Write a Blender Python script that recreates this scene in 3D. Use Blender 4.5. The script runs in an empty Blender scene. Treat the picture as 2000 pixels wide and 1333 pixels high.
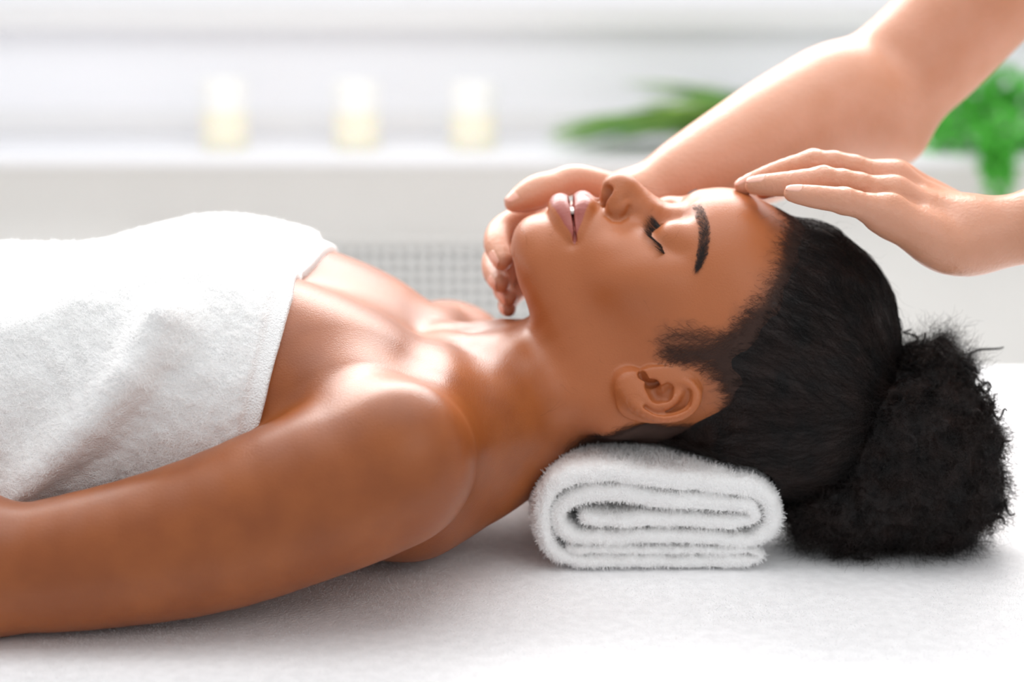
import bpy, math, random, time
import numpy as np
from mathutils import Vector, Matrix
T0 = time.time()
C = bpy.context.scene.collection
SC = bpy.context.scene
rng = np.random.default_rng(7)
random.seed(7)
F32 = np.float32

# ------------------------------------------------------------------ camera
CAM = np.array([0.0, -1.33, 0.44]); PITCH = math.radians(12.9); FPX = 3889.0
cam_d = bpy.data.cameras.new('camera'); cam = bpy.data.objects.new('camera', cam_d); C.objects.link(cam)
cam.location = CAM; cam.rotation_euler = (math.pi/2-PITCH, 0, 0)
cam_d.sensor_width = 36; cam_d.lens = 36*FPX/2000; cam_d.clip_start = 0.02; cam_d.clip_end = 60
cam_d.dof.use_dof = True; cam_d.dof.focus_distance = 1.255; cam_d.dof.aperture_fstop = 3.2
SC.camera = cam
# ------------------------------------------------------------------ world, lights, exposure
SC.view_settings.view_transform = 'Standard'; SC.view_settings.look = 'None'
SC.view_settings.gamma = 1; SC.view_settings.use_curve_mapping = False
SC.view_settings.exposure = 0.0
SC.cycles.use_denoising = True
SC.cycles.max_bounces = 12; SC.cycles.diffuse_bounces = 9; SC.cycles.transparent_max_bounces = 12
SC.cycles.sample_clamp_indirect = 6
w = bpy.data.worlds.new('world'); SC.world = w; w.use_nodes = True
w.node_tree.nodes['Background'].inputs[0].default_value = (0.93, 0.96, 1.0, 1)
w.node_tree.nodes['Background'].inputs[1].default_value = 0.68
def area(name, loc, target, sx, sy, power, col=(1,1,1)):
    l = bpy.data.lights.new(name, 'AREA'); l.shape = 'RECTANGLE'; l.size = sx; l.size_y = sy
    l.energy = power; l.color = col
    o = bpy.data.objects.new(name, l); C.objects.link(o); o.location = loc
    o.rotation_euler = (Vector(target)-Vector(loc)).to_track_quat('-Z', 'Y').to_euler()
    return o
wl = area('window_light', (-0.15, 1.35, 1.30), (-0.05, 0.0, 0.08), 2.6, 0.9, 36, (1.0, 0.985, 0.97)); wl.data.spread = math.radians(105)
area('overhead_fill', (0.0, -0.35, 2.2), (0.0, -0.3, 0.0), 2.0, 1.6, 15.5, (1.0, 0.985, 0.97))  # added fill with no fixture, brightens the sheet and upward surfaces
area('wall_fill', (0.0, 0.3, 2.0), (0.0, 1.7, 0.0), 3.0, 1.2, 17, (0.985, 0.99, 1.0))  # added lamp that lifts the back wall and panes, no fixture there

area('side_fill', (0.85, -1.25, 1.0), (0.12, 0.0, 0.1), 0.9, 0.7, 3.0, (1.0, 0.97, 0.93))  # added front fill for the cheek, near hand and folded towel

# ------------------------------------------------------------------ pixel -> world point at a depth Y
def W(px, py, Y):
    """point of the world seen at photograph pixel (px,py) standing at depth Y"""
    dx = (px-1000.0)/FPX; dy = -(py-666.5)/FPX
    f = np.array([0, math.cos(PITCH), -math.sin(PITCH)]); u = np.array([0, math.sin(PITCH), math.cos(PITCH)])
    d = f+dy*u+np.array([dx, 0, 0])
    t = (Y-CAM[1])/d[1]
    return CAM+d*t
def PX(P):
    """photograph pixel of world points"""
    P = np.asarray(P, float); r = P-CAM
    f = r[..., 1]*math.cos(PITCH)-r[..., 2]*math.sin(PITCH)
    u = r[..., 1]*math.sin(PITCH)+r[..., 2]*math.cos(PITCH)
    return 1000+FPX*r[..., 0]/f, 666.5-FPX*u/f

# ------------------------------------------------------------------ signed distance modelling
def smin(a, b, k):
    if k <= 0: return np.minimum(a, b)
    h = np.maximum(k-np.abs(a-b), 0)/k
    return np.minimum(a, b)-h*h*k*0.25
def interp(x, xs, ys):
    """smooth (monotone-ish cubic) interpolation"""
    xs = np.asarray(xs, float); ys = np.asarray(ys, float)
    m = np.gradient(ys, xs)
    x = np.clip(x, xs[0], xs[-1]); i = np.clip(np.searchsorted(xs, x)-1, 0, len(xs)-2)
    h = xs[i+1]-xs[i]; t = (x-xs[i])/h
    return (2*t**3-3*t**2+1)*ys[i]+(t**3-2*t**2+t)*h*m[i]+(-2*t**3+3*t**2)*ys[i+1]+(t**3-t**2)*h*m[i+1]
class Field:
    def __init__(s): s.ops = []
    def _add(s, lo, hi, fn): s.ops.append((np.asarray(lo, F32), np.asarray(hi, F32), fn))
    def prim(s, lo, hi, pf, k, mode, mm=0.028):
        m = max(k*1.35, mm) if mode == 'add' else k+0.002
        if mode == 'add': f = lambda P, d: smin(d, pf(P), k)
        elif mode == 'sub': f = lambda P, d: -smin(-d, pf(P), k)
        s._add(np.asarray(lo)-m, np.asarray(hi)+m, f)
    def ell(s, c, r, rot=None, k=0.01, mode='add'):
        c = np.asarray(c, F32); r = np.asarray(r, F32); R = None if rot is None else rotm(*rot).astype(F32)
        def pf(P):
            q = P-c
            if R is not None: q = q@R
            k0 = np.sqrt(((q/r)**2).sum(1)); k1 = np.sqrt(((q/(r*r))**2).sum(1))+1e-9
            return k0*(k0-1)/k1
        m = float(r.max()) if rot is not None else r
        s.prim(c-m, c+m, pf, k, mode, 0.045+0.5*float(r.max()))
    def cone(s, a, b, ra, rb, k=0.01, mode='add'):
        a = np.asarray(a, F32); b = np.asarray(b, F32); ab = b-a; L = float(ab@ab)+1e-12
        def pf(P):
            t = np.clip(((P-a)@ab)/L, 0, 1)
            q = P-a-t[:, None]*ab
            return np.sqrt((q*q).sum(1))-(ra+(rb-ra)*t)
        r = max(ra, rb)
        s.prim(np.minimum(a, b)-r, np.maximum(a, b)+r, pf, k, mode)
    def chain(s, pts, rad, k=0.01, k2=0.004, mode='add', sub=3):
        """tapering tube along a smooth curve"""
        if len(pts) > 2 and sub > 1:
            A = np.array([np.asarray(p, float) for p in pts]); c = np.r_[0, np.cumsum(np.linalg.norm(np.diff(A, axis=0), axis=1))]
            tt = np.unique(np.concatenate([np.linspace(c[i], c[i+1], sub+1) for i in range(len(c)-1)]))
            pts = list(np.stack([interp(tt, c, A[:, j]) for j in range(3)], 1)); rad = list(interp(tt, c, rad))
            k2 = 0.18*float(np.mean(rad))
        pts = [np.asarray(p, F32) for p in pts]
        def pf(P):
            d = None
            for i in range(len(pts)-1):
                a, b = pts[i], pts[i+1]; ab = b-a; L = float(ab@ab)+1e-12
                t = np.clip(((P-a)@ab)/L, 0, 1)
                q = P-a-t[:, None]*ab
                e = np.sqrt((q*q).sum(1))-(rad[i]+(rad[i+1]-rad[i])*t)
                d = e if d is None else smin(d, e, k2)
            return d
        A = np.array(pts); r = max(rad)
        s.prim(A.min(0)-r, A.max(0)+r, pf, k, mode)
    def bump(s, c, r, amp, rot=None):
        """gaussian push of the surface outward (amp>0) or inward"""
        c = np.asarray(c, F32); r = np.asarray(r, F32)*np.ones(3, F32); R = None if rot is None else rotm(*rot).astype(F32)
        def f(P, d):
            q = P-c
            if R is not None: q = q@R
            return d-amp*np.exp(-((q/r)**2).sum(1))
        m = float(r.max())*2.4 if rot is not None else r*2.4
        s._add(c-m, c+m, f)
    def groove(s, pts, wd, amp, sharp=False):
        """crease / ridge along a polyline"""
        pts = [np.asarray(p, F32) for p in pts]; A = np.array(pts)
        def f(P, d):
            m = None
            for i in range(len(pts)-1):
                a, b = pts[i], pts[i+1]; ab = b-a; L = float(ab@ab)+1e-12
                t = np.clip(((P-a)@ab)/L, 0, 1)
                q = P-a-t[:, None]*ab
                e = (q*q).sum(1)
                m = e if m is None else np.minimum(m, e)
            return d-amp*np.exp(-m/(wd*wd))
        s._add(A.min(0)-3*wd, A.max(0)+3*wd, f)
    def custom(s, lo, hi, f): s._add(lo, hi, f)
    def __call__(s, P, margin=0.0):
        P = np.ascontiguousarray(P, F32); d = np.full(len(P), 0.5, F32)
        for lo, hi, f in s.ops:
            m = np.all((P > lo-margin) & (P < hi+margin), axis=1)
            idx = np.nonzero(m)[0]
            if len(idx): d[idx] = f(P[idx], d[idx])
        return d
def hit(field, px, py, t0=0.9, t1=1.75, P0=None):
    """first point of the field's surface on the line of sight of pixel (px,py)"""
    d = W(px, py, 0.0)-CAM; d /= np.linalg.norm(d)
    t = np.arange(t0, t1, 0.001); f = field(CAM+d*t[:, None])
    i = np.nonzero(f < 0)[0]
    i = int(i[0]) if len(i) else int(np.argmin(f))
    if i > 0 and f[i] < 0: tt = t[i-1]+0.001*f[i-1]/(f[i-1]-f[i])
    else: tt = t[i]
    return CAM+d*tt
def rotm(rx, ry, rz):
    return np.array((Matrix.Rotation(math.radians(rz), 3, 'Z') @ Matrix.Rotation(math.radians(ry), 3, 'Y') @ Matrix.Rotation(math.radians(rx), 3, 'X')))

def surface(field, lo, hi, h, project=1, thr=1.35):
    """sparse surface nets -> verts, quads"""
    B = 4; lo = np.asarray(lo, float); hi = np.asarray(hi, float)
    nb = np.ceil((hi-lo)/(h*B)).astype(int)+1
    g = np.stack(np.meshgrid(*[np.arange(n) for n in nb], indexing='ij'), -1).reshape(-1, 3)
    cen = lo+(g+0.5)*h*B
    d = field(cen, margin=h*B*1.2)
    g = g[np.abs(d) < h*B*thr]
    n = nb*B+1
    # all grid points of the active blocks (with shared faces)
    o = np.stack(np.meshgrid(*[np.arange(B)]*3, indexing='ij'), -1).reshape(-1, 3)
    cells = (g[:, None, :]*B+o[None]).reshape(-1, 3)
    clin = (cells[:, 0]*n[1]+cells[:, 1])*n[2]+cells[:, 2]
    offs = np.array([[i, j, k] for i in (0, 1) for j in (0, 1) for k in (0, 1)])
    loff = (offs[:, 0]*n[1]+offs[:, 1])*n[2]+offs[:, 2]
    plin = np.unique((clin[:, None]+loff[None]).ravel())
    p = np.stack([plin//(n[1]*n[2]), (plin//n[2]) % n[1], plin % n[2]], -1)
    D = np.empty(len(plin), F32)
    for i in range(0, len(plin), 400000):
        D[i:i+400000] = field(lo+p[i:i+400000]*h)
    cd = D[np.searchsorted(plin, clin[:, None]+loff[None])]
    s = cd < 0
    act = s.any(1) & ~s.all(1)
    cells = cells[act]; clin = clin[act]; cd = cd[act]
    acc = np.zeros((len(cells), 3)); cnt = np.zeros(len(cells))
    for a in range(8):
        for b in range(a+1, 8):
            if bin(a ^ b).count('1') != 1: continue
            m = (cd[:, a] < 0) != (cd[:, b] < 0)
            t = cd[m, a]/(cd[m, a]-cd[m, b])
            acc[m] += offs[a]+(offs[b]-offs[a])*t[:, None]; cnt[m] += 1
    V = lo+(cells+acc/cnt[:, None])*h
    order = np.argsort(clin); sl = clin[order]
    def find(l):
        i = np.searchsorted(sl, l); i = np.minimum(i, len(sl)-1)
        return np.where(sl[i] == l, order[i], -1)
    quads = []
    st = [n[1]*n[2], n[2], 1]
    for ax, (e1, e2) in enumerate(((1, 2), (2, 0), (0, 1))):
        # edge from corner 0 along ax in each cell
        b = int(np.nonzero((offs == np.eye(3, dtype=int)[ax]).all(1))[0][0])
        m = (cd[:, 0] < 0) != (cd[:, b] < 0)
        l = clin[m]
        i0 = np.nonzero(m)[0]; i1 = find(l-st[e1]); i2 = find(l-st[e1]-st[e2]); i3 = find(l-st[e2])
        q = np.stack([i0, i1, i2, i3], 1)
        fl = cd[m, 0] < 0
        q[~fl] = q[~fl][:, ::-1]
        quads.append(q[(q >= 0).all(1)])
    Q = np.concatenate(quads)
    for _ in range(project):
        V = newton(field, V, h)
    return V, Q
def gradient(field, V, e=0.0006):
    G = np.empty((len(V), 3))
    for a in range(3):
        o = np.zeros(3); o[a] = e
        G[:, a] = (field(V+o)-field(V-o))/(2*e)
    return G
def vnormals(V, Q):
    n = np.cross(V[Q[:, 2]]-V[Q[:, 0]], V[Q[:, 3]]-V[Q[:, 1]]); N = np.zeros_like(V)
    for k in range(4): 
        for c in range(3): N[:, c] += np.bincount(Q[:, k], n[:, c], len(V))
    return N/(np.linalg.norm(N, axis=1)[:, None]+1e-12)
def newton(field, V, h):
    d = field(V).astype(float); G = gradient(field, V)
    n2 = np.maximum((G*G).sum(1), 0.15)
    st = -(d/n2)[:, None]*G
    L = np.linalg.norm(st, axis=1); st *= np.minimum(1, 0.5*h/np.maximum(L, 1e-9))[:, None]
    return V+st
def refine(field, V, Q, mask, h):
    """split the quads whose corners are all in mask into four, set the new points on the surface"""
    sel = mask[Q].all(1); keep = Q[~sel]; q = Q[sel]
    e = np.stack([q, np.roll(q, -1, 1)], -1); e.sort(-1)
    key = e[..., 0].astype(np.int64)*(len(V)+1)+e[..., 1]
    uk, inv, cnt = np.unique(key.ravel(), return_inverse=True, return_counts=True)
    a, b = uk//(len(V)+1), uk % (len(V)+1)
    mid = (V[a]+V[b])/2; cen = V[q].mean(1)
    inner = cnt == 2
    mid[inner] = newton(field, mid[inner], h); cen = newton(field, cen, h)
    em = len(V)+inv.reshape(-1, 4); ec = len(V)+len(mid)+np.arange(len(q))
    nq = [np.stack([q[:, i], em[:, i], ec, em[:, (i-1) % 4]], 1) for i in range(4)]
    V2 = np.concatenate([V, mid, cen])
    return V2, np.concatenate([keep]+nq)
def make_mesh(name, V, faces, mat, parent=None, smooth=True, attrs=None):
    me = bpy.data.meshes.new(name)
    V = np.asarray(V, F32); faces = np.asarray(faces, np.int32)
    nv, nf = len(V), len(faces); k = faces.shape[1]
    me.vertices.add(nv); me.vertices.foreach_set('co', V.ravel())
    me.loops.add(nf*k); me.loops.foreach_set('vertex_index', faces.ravel())
    me.polygons.add(nf); me.polygons.foreach_set('loop_start', np.arange(nf, dtype=np.int32)*k)
    if smooth: me.polygons.foreach_set('use_smooth', np.ones(nf, bool))
    me.update(calc_edges=True); me.validate()
    for an, av in (attrs or {}).items():
        at = me.attributes.new(an, 'FLOAT', 'POINT'); at.data.foreach_set('value', np.asarray(av, F32))
    if mat: me.materials.append(mat)
    o = bpy.data.objects.new(name, me); C.objects.link(o)
    if parent: o.parent = parent; o.matrix_parent_inverse = parent_inv(parent)
    return o
def parent_inv(p):
    m = Matrix.Translation(p.location) @ p.rotation_euler.to_matrix().to_4x4()
    if p.parent: m = Matrix.Translation(p.parent.location) @ m if False else m
    return m.inverted()
def tag(o, label=None, cat=None, group=None, kind=None):
    if label: o['label'] = label
    if cat: o['category'] = cat
    if group: o['group'] = group
    if kind: o['kind'] = kind
    return o
def thing(name, label, cat, loc=(0, 0, 0), group=None):
    o = bpy.data.objects.new(name, None); C.objects.link(o); o.location = loc; o.empty_display_size = 0.05
    return tag(o, label, cat, group)
def box(name, lo, hi, mat, parent=None, bev=0.0):
    import bmesh
    bm = bmesh.new(); bmesh.ops.create_cube(bm, size=1)
    lo = Vector(lo); hi = Vector(hi)
    for v in bm.verts: v.co = Vector((lo[i]+(hi[i]-lo[i])*(v.co[i]+0.5) for i in range(3)))
    if bev: bmesh.ops.bevel(bm, geom=bm.edges[:], offset=bev, segments=3, affect='EDGES', profile=0.5)
    me = bpy.data.meshes.new(name); bm.to_mesh(me); bm.free(); me.materials.append(mat)
    o = bpy.data.objects.new(name, me); C.objects.link(o)
    if parent: o.parent = parent; o.matrix_parent_inverse = parent_inv(parent)
    return o
def hairs(name, pts, rad, mat, parent=None, kind=None, tip=0.25):
    """pts: (n, k, 3) strands -> one hair curves object"""
    n, k, _ = pts.shape
    cu = bpy.data.hair_curves.new(name)
    cu.add_curves([k]*n)
    cu.attributes['position'].data.foreach_set('vector', np.ascontiguousarray(pts, F32).ravel()) if 'position' in cu.attributes else cu.points.foreach_set('position', pts.ravel())
    ra = cu.attributes.get('radius') or cu.attributes.new('radius', 'FLOAT', 'POINT')
    r = np.asarray(rad, F32)*np.ones((n, 1), F32)*np.linspace(1, tip, k)[None]
    ra.data.foreach_set('value', np.ascontiguousarray(r, F32).ravel())
    cu.materials.append(mat)
    o = bpy.data.objects.new(name, cu); C.objects.link(o)
    if parent: o.parent = parent; o.matrix_parent_inverse = parent_inv(parent)
    if kind: o['kind'] = kind
    return o
# cheap value noise on points
_nt = rng.random((64, 64, 64)).astype(F32)
def vnoise(P, s):
    q = np.asarray(P, np.float64)*s+1000.3; i = np.floor(q).astype(int); f = (q-i).astype(F32); f = f*f*(3-2*f)
    r = 0
    for a in (0, 1):
        for b in (0, 1):
            for c in (0, 1):
                wt = (f[:, 0] if a else 1-f[:, 0])*(f[:, 1] if b else 1-f[:, 1])*(f[:, 2] if c else 1-f[:, 2])
                r = r+wt*_nt[(i[:, 0]+a) & 63, (i[:, 1]+b) & 63, (i[:, 2]+c) & 63]
    return r*2-1

# ------------------------------------------------------------------ materials
def mat(name, col=(0.8, 0.8, 0.8), rough=0.5, **kw):
    m = bpy.data.materials.new(name); m.use_nodes = True
    b = m.node_tree.nodes['Principled BSDF']
    b.inputs['Base Color'].default_value = (*col, 1); b.inputs['Roughness'].default_value = rough
    for k, v in kw.items(): b.inputs[k].default_value = v
    return m
def nd(m, t, **kw):
    n = m.node_tree.nodes.new(t)
    for k, v in kw.items():
        if k.startswith('i_'): n.inputs[k[2:].replace('_', ' ')].default_value = v
        else: setattr(n, k, v)
    return n
def add_noise(m, c1, c2, scale, bump=0.1, bscale=None, dist=0.001, lo=0.35, hi=0.65):
    nt = m.node_tree; b = nt.nodes['Principled BSDF']
    tc = nd(m, 'ShaderNodeTexCoord'); no = nd(m, 'ShaderNodeTexNoise'); no.inputs['Scale'].default_value = scale; no.inputs['Detail'].default_value = 4
    nt.links.new(tc.outputs['Object'], no.inputs['Vector'])
    cr = nd(m, 'ShaderNodeValToRGB'); cr.color_ramp.elements[0].color = (*c1, 1); cr.color_ramp.elements[1].color = (*c2, 1)
    cr.color_ramp.elements[0].position = lo; cr.color_ramp.elements[1].position = hi
    nt.links.new(no.outputs['Fac'], cr.inputs[0]); nt.links.new(cr.outputs[0], b.inputs['Base Color'])
    if bump:
        n2 = nd(m, 'ShaderNodeTexNoise'); n2.inputs['Scale'].default_value = bscale or scale*4; n2.inputs['Detail'].default_value = 3
        nt.links.new(tc.outputs['Object'], n2.inputs['Vector'])
        bp = nd(m, 'ShaderNodeBump'); bp.inputs['Strength'].default_value = bump; bp.inputs['Distance'].default_value = dist
        nt.links.new(n2.outputs['Fac'], bp.inputs['Height']); nt.links.new(bp.outputs[0], b.inputs['Normal'])
    return cr
def skin_mat(name, c1, c2, lipc, hairc, facec=None, sss=0.15, spec=0.42, rough=0.40, bs=900, bd=0.0006):
    m = mat(name, c1, rough); nt = m.node_tree; b = nt.nodes['Principled BSDF']
    cr = add_noise(m, c1, c2, 28, 0.35, bs, bd)
    b.inputs['Subsurface Weight'].default_value = sss; b.inputs['Subsurface Radius'].default_value = (1.0, 0.35, 0.2)
    b.inputs['Subsurface Scale'].default_value = 0.008; b.inputs['Specular IOR Level'].default_value = spec
    b.inputs['Coat Weight'].default_value = 0.07; b.inputs['Coat Roughness'].default_value = 0.28
    last = cr.outputs[0]
    for an, col in (('face', facec), ('lip', lipc), ('stubble', hairc)):
        if col is None: continue
        at = nd(m, 'ShaderNodeAttribute', attribute_name=an); mx = nd(m, 'ShaderNodeMix', data_type='RGBA')
        mx.inputs['B'].default_value = (*col, 1)
        nt.links.new(at.outputs['Fac'], mx.inputs['Factor']); nt.links.new(last, mx.inputs['A']); last = mx.outputs['Result']
    nt.links.new(last, b.inputs['Base Color'])
    return m
def srgb(r, g, b):
    f = lambda c: (c/255/12.92) if c/255 <= 0.04045 else ((c/255+0.055)/1.055)**2.4
    return (f(r), f(g), f(b))
M = {}
M['skin'] = skin_mat('brown_skin', srgb(139, 72, 28), srgb(153, 83, 35), srgb(156, 80, 70), srgb(44, 29, 23), srgb(172, 99, 56))
M['pale_skin'] = skin_mat('fair_skin', srgb(200, 142, 112), srgb(207, 151, 124), None, None, None, 0.2, bs=420, bd=0.0014)
M['cloth'] = mat('white_tunic_cotton', srgb(232, 234, 236), 0.85); M['brown_hair'] = mat('brown_hair', srgb(88, 58, 40), 0.5)
M['plush'] = mat('white_plush', srgb(238, 238, 239), 0.95); add_noise(M['plush'], srgb(236, 236, 237), srgb(244, 244, 245), 120, 0.5, 500, 0.002)
M['vinyl'] = mat('white_vinyl', srgb(225, 223, 220), 0.4); M['wood'] = mat('beech_wood', srgb(190, 150, 105), 0.5)
M['wall'] = mat('white_wall_paint', srgb(236, 235, 232), 0.9); add_noise(M['wall'], srgb(234, 233, 230), srgb(238, 237, 234), 3, 0.05, 60, 0.001)
M['floor'] = mat('pale_floor', srgb(205, 196, 184), 0.6); add_noise(M['floor'], srgb(214, 212, 210), srgb(224, 222, 220), 6, 0.05)
M['frame'] = mat('window_frame_paint', srgb(234, 233, 233), 0.5); M['frost'] = mat('frosted_glass', srgb(243, 243, 246), 0.6)
M['sill'] = mat('sill_paint', srgb(244, 244, 247), 0.35)
M['grille'] = mat('grille_paint', srgb(226, 226, 224), 0.6); M['grille_back'] = mat('grille_back', srgb(190, 191, 190), 0.9)
M['wax'] = mat('cream_wax', srgb(252, 243, 222), 0.5); M['wax'].node_tree.nodes['Principled BSDF'].inputs['Subsurface Weight'].default_value = 0.3
M['rim'] = mat('white_wax_rim', srgb(252, 251, 248), 0.4); M['wick'] = mat('wick', srgb(60, 50, 45), 0.9); M['pot'] = mat('white_pot', srgb(235, 235, 232), 0.4)
for k_, c_ in (('leaf_a', (112, 165, 70)), ('leaf_b', (62, 120, 58)), ('leaf_c', (150, 190, 80)), ('leaf_d', (88, 190, 66))):
    M[k_] = mat('green_'+k_, srgb(*c_), 0.45); add_noise(M[k_], srgb(*[max(0, v-14) for v in c_]), srgb(*[v+14 for v in c_]), 40, 0)
M['nail'] = mat('nail', srgb(232, 176, 156), 0.22)
M['tooth'] = mat('tooth', srgb(240, 236, 228), 0.2)
M['hair'] = mat('black_hair', srgb(38, 30, 28), 0.45)
M['hair'].node_tree.nodes['Principled BSDF'].inputs['Specular IOR Level'].default_value = 0.22
add_noise(M['hair'], srgb(15, 12, 12), srgb(34, 23, 20), 60, 0.4, 700, 0.002)
M['lash'] = mat('lash_hair', srgb(18, 14, 13), 0.5)
M['brow'] = mat('brow_hair', srgb(44, 30, 25), 0.6); M['baby'] = mat('fine_brown_hair', srgb(62, 38, 28), 0.7)
M['terry'] = mat('white_terry', srgb(252, 251, 250), 0.95); add_noise(M['terry'], srgb(250, 249, 248), srgb(253, 253, 252), 300, 0.8, 900, 0.002)
M['fibre'] = mat('terry_fibre', srgb(253, 252, 252), 0.9)
_n = M['fibre'].node_tree; _d = _n.nodes.new('ShaderNodeBsdfDiffuse'); _t = _n.nodes.new('ShaderNodeBsdfTranslucent'); _m = _n.nodes.new('ShaderNodeMixShader')
for _x in (_d, _t): _x.inputs['Color'].default_value = (0.99, 0.988, 0.985, 1)
_m.inputs[0].default_value = 0.45; _n.links.new(_d.outputs[0], _m.inputs[1]); _n.links.new(_t.outputs[0], _m.inputs[2]); _n.links.new(_m.outputs[0], _n.nodes['Material Output'].inputs[0])
M['plush_fibre'] = M['fibre'].copy()
for _x in M['plush_fibre'].node_tree.nodes:
    if _x.type in ('BSDF_DIFFUSE', 'BSDF_TRANSLUCENT'): _x.inputs['Color'].default_value = (0.93, 0.93, 0.935, 1)
M['hem'] = mat('woven_hem', srgb(243, 242, 243), 0.9); add_noise(M['hem'], srgb(240, 239, 240), srgb(246, 245, 246), 500, 0.5, 1400, 0.001)
# ================================================================== the reclining woman
def loft(F, st, lo, hi, k, k_end=0.012, nexp=2.2):
    """st rows: x, yc, zc, a, btop, bbot, (n)"""
    st = np.array(st, float); xs = st[:, 0]
    tab = np.linspace(xs[0], xs[-1], 400); cols = [interp(tab, xs, st[:, j]) for j in range(1, st.shape[1])]
    x0, x1 = xs[0], xs[-1]
    def pf(P):
        x = P[:, 0]; v = [np.interp(x, tab, c).astype(F32) for c in cols]
        yc, zc, a, bt, bb = v[:5]; n = v[5] if len(v) > 5 else nexp
        dz = P[:, 2]-zc; b = np.where(dz > 0, bt, bb); yy = np.abs(P[:, 1]-yc)/a; zz = np.abs(dz)/b
        yy = np.maximum(yy, 1e-4); zz = np.maximum(zz, 1e-4)
        r = (yy**n+zz**n)**(1/n)
        g = r**(1-n)*np.sqrt((yy**(n-1)/a)**2+(zz**(n-1)/b)**2)
        d = (r-1)/g
        e = np.maximum(x0-x, x-x1)
        return -smin(-d, -e.astype(F32), k_end)
    A = st[:, 3].max()
    F.prim((x0-k_end, st[:, 1].min()-A, (st[:, 2]-st[:, 5]).min()), (x1+k_end, st[:, 1].max()+A, (st[:, 2]+st[:, 4]).max()), pf, k, 'add')

def zat(py, Y): return W(1000, py, Y)[2]

body = Field()
T = []
def ts(X, ztop, a, n=2.4, zb=-0.004):
    zc = (ztop+zb)*0.5; T.append((X, 0.0, zc, a, ztop-zc, zc-zb, n))
ts(-0.52, 0.190, 0.135); ts(-0.36, 0.190, 0.128); ts(-0.27, 0.190, 0.128); ts(-0.20, 0.184, 0.130)
ts(-0.15, 0.174, 0.134); ts(-0.11, 0.160, 0.140, 2.3); ts(-0.075, 0.140, 0.138, 2.2, 0.004); ts(-0.045, 0.118, 0.120, 2.1, 0.010); ts(-0.015, 0.105, 0.08, 2, 0.024)
loft(body, T, None, None, 0.03, 0.03)
for s in (-1, 1):
    body.ell((-0.205, s*0.066, 0.132), (0.080, 0.062, 0.070), None, 0.04)
    body.ell((-0.125, s*0.070, 0.114), (0.072, 0.062, 0.053), None, 0.055)
body.ell(W(778, 893, -0.168), (0.043, 0.040, 0.046), (0, 12, 0), 0.014)
body.ell((-0.048, 0.165, 0.078), (0.050, 0.043, 0.046), None, 0.03)
body.cone((-0.060, -0.115, 0.080), (0.0, -0.030, 0.095), 0.031, 0.037, 0.035)
body.cone((-0.050, -0.118, 0.094), (0.006, -0.030, 0.106), 0.024, 0.032, 0.04)
body.cone((-0.065, -0.085, 0.048), (-0.010, -0.040, 0.066), 0.036, 0.034, 0.03)
body.cone((-0.055, 0.13, 0.078), (0.0, 0.035, 0.095), 0.032, 0.040, 0.03)
for s in (-1, 1):
    body.chain([(-0.046, s*0.016, 0.131), (-0.050, s*0.05, 0.133), (-0.046, s*0.09, 0.130), (-0.050, s*0.13, 0.124)], [0.0045, 0.0035, 0.003, 0.004], 0.03, 0.006)
body.bump((-0.030, 0, 0.141), (0.013, 0.012, 0.03), -0.0035)
for s in (-1, 1): body.bump((-0.022, s*0.072, 0.13), (0.016, 0.034, 0.03), -0.0015)
torsoF = Field(); torsoF.ops = list(body.ops)
# near arm with the forearm folded back over the belly; far arm
sh = W(762, 915, -0.165)
body.chain([sh, W(620, 965, -0.172), W(420, 1040, -0.182), W(200, 1090, -0.190), W(20, 1112, -0.196), W(-70, 1110, -0.198)],
           [0.0480, 0.0490, 0.0460, 0.0405, 0.0360, 0.0350], 0.014, 0.015)
body.chain([W(-65, 1115, -0.198), W(-122, 1020, -0.175), W(-235, 925, -0.12), (-0.52, -0.03, 0.205)], [0.0355, 0.034, 0.030, 0.021], 0.02, 0.03)
body.chain([(-0.055, 0.165, 0.078), (-0.14, 0.178, 0.062), (-0.30, 0.20, 0.045), (-0.42, 0.205, 0.042), (-0.45, 0.10, 0.17), (-0.50, 0.03, 0.205)], [0.046, 0.043, 0.037, 0.034, 0.028, 0.02], 0.02, 0.03)
NK = [(-0.07, 0, 0.080, 0.056, 0.042, 0.046), (-0.035, 0, 0.087, 0.049, 0.045, 0.051), (-0.01, 0, 0.095, 0.0455, 0.046, 0.051),
      (0.015, 0, 0.102, 0.046, 0.048, 0.050), (0.05, 0, 0.108, 0.050, 0.047, 0.048), (0.10, 0, 0.116, 0.054, 0.05, 0.048)]
loft(body, NK, None, None, 0.02, 0.02, 2.1)
for s in (-1, 1):
    body.chain([(-0.044, s*0.014, 0.128), (-0.01, s*0.034, 0.128), (0.03, s*0.052, 0.115), (0.066, s*0.060, 0.098)], [0.0050, 0.0070, 0.0090, 0.0105], 0.026, 0.01)

TH = math.radians(6.0); RH = np.array([[1, 0, 0], [0, math.cos(TH), -math.sin(TH)], [0, math.sin(TH), math.cos(TH)]]); PIV = np.array([0, 0, 0.15])
def h2w(L): return (np.asarray(L, float)-PIV)@RH.T+PIV
def w2h(P): return (np.asarray(P, float)-PIV)@RH+PIV
def WH(px, py, yl):
    """head-space point seen at pixel (px,py) whose sideways offset in head space is yl (near side negative)"""
    o = w2h(CAM); d = (W(px, py, 0.0)-CAM)@RH
    return o+d*((yl-o[1])/d[1])
def mir(p, s): return np.array([p[0], s*abs(p[1]), p[2]])
def H(px, py, y, s=-1): return mir(WH(px, py, -abs(y)), s)

body.cone(W(690, 815, -0.130), W(585, 840, -0.105), 0.030, 0.026, 0.030)
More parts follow.
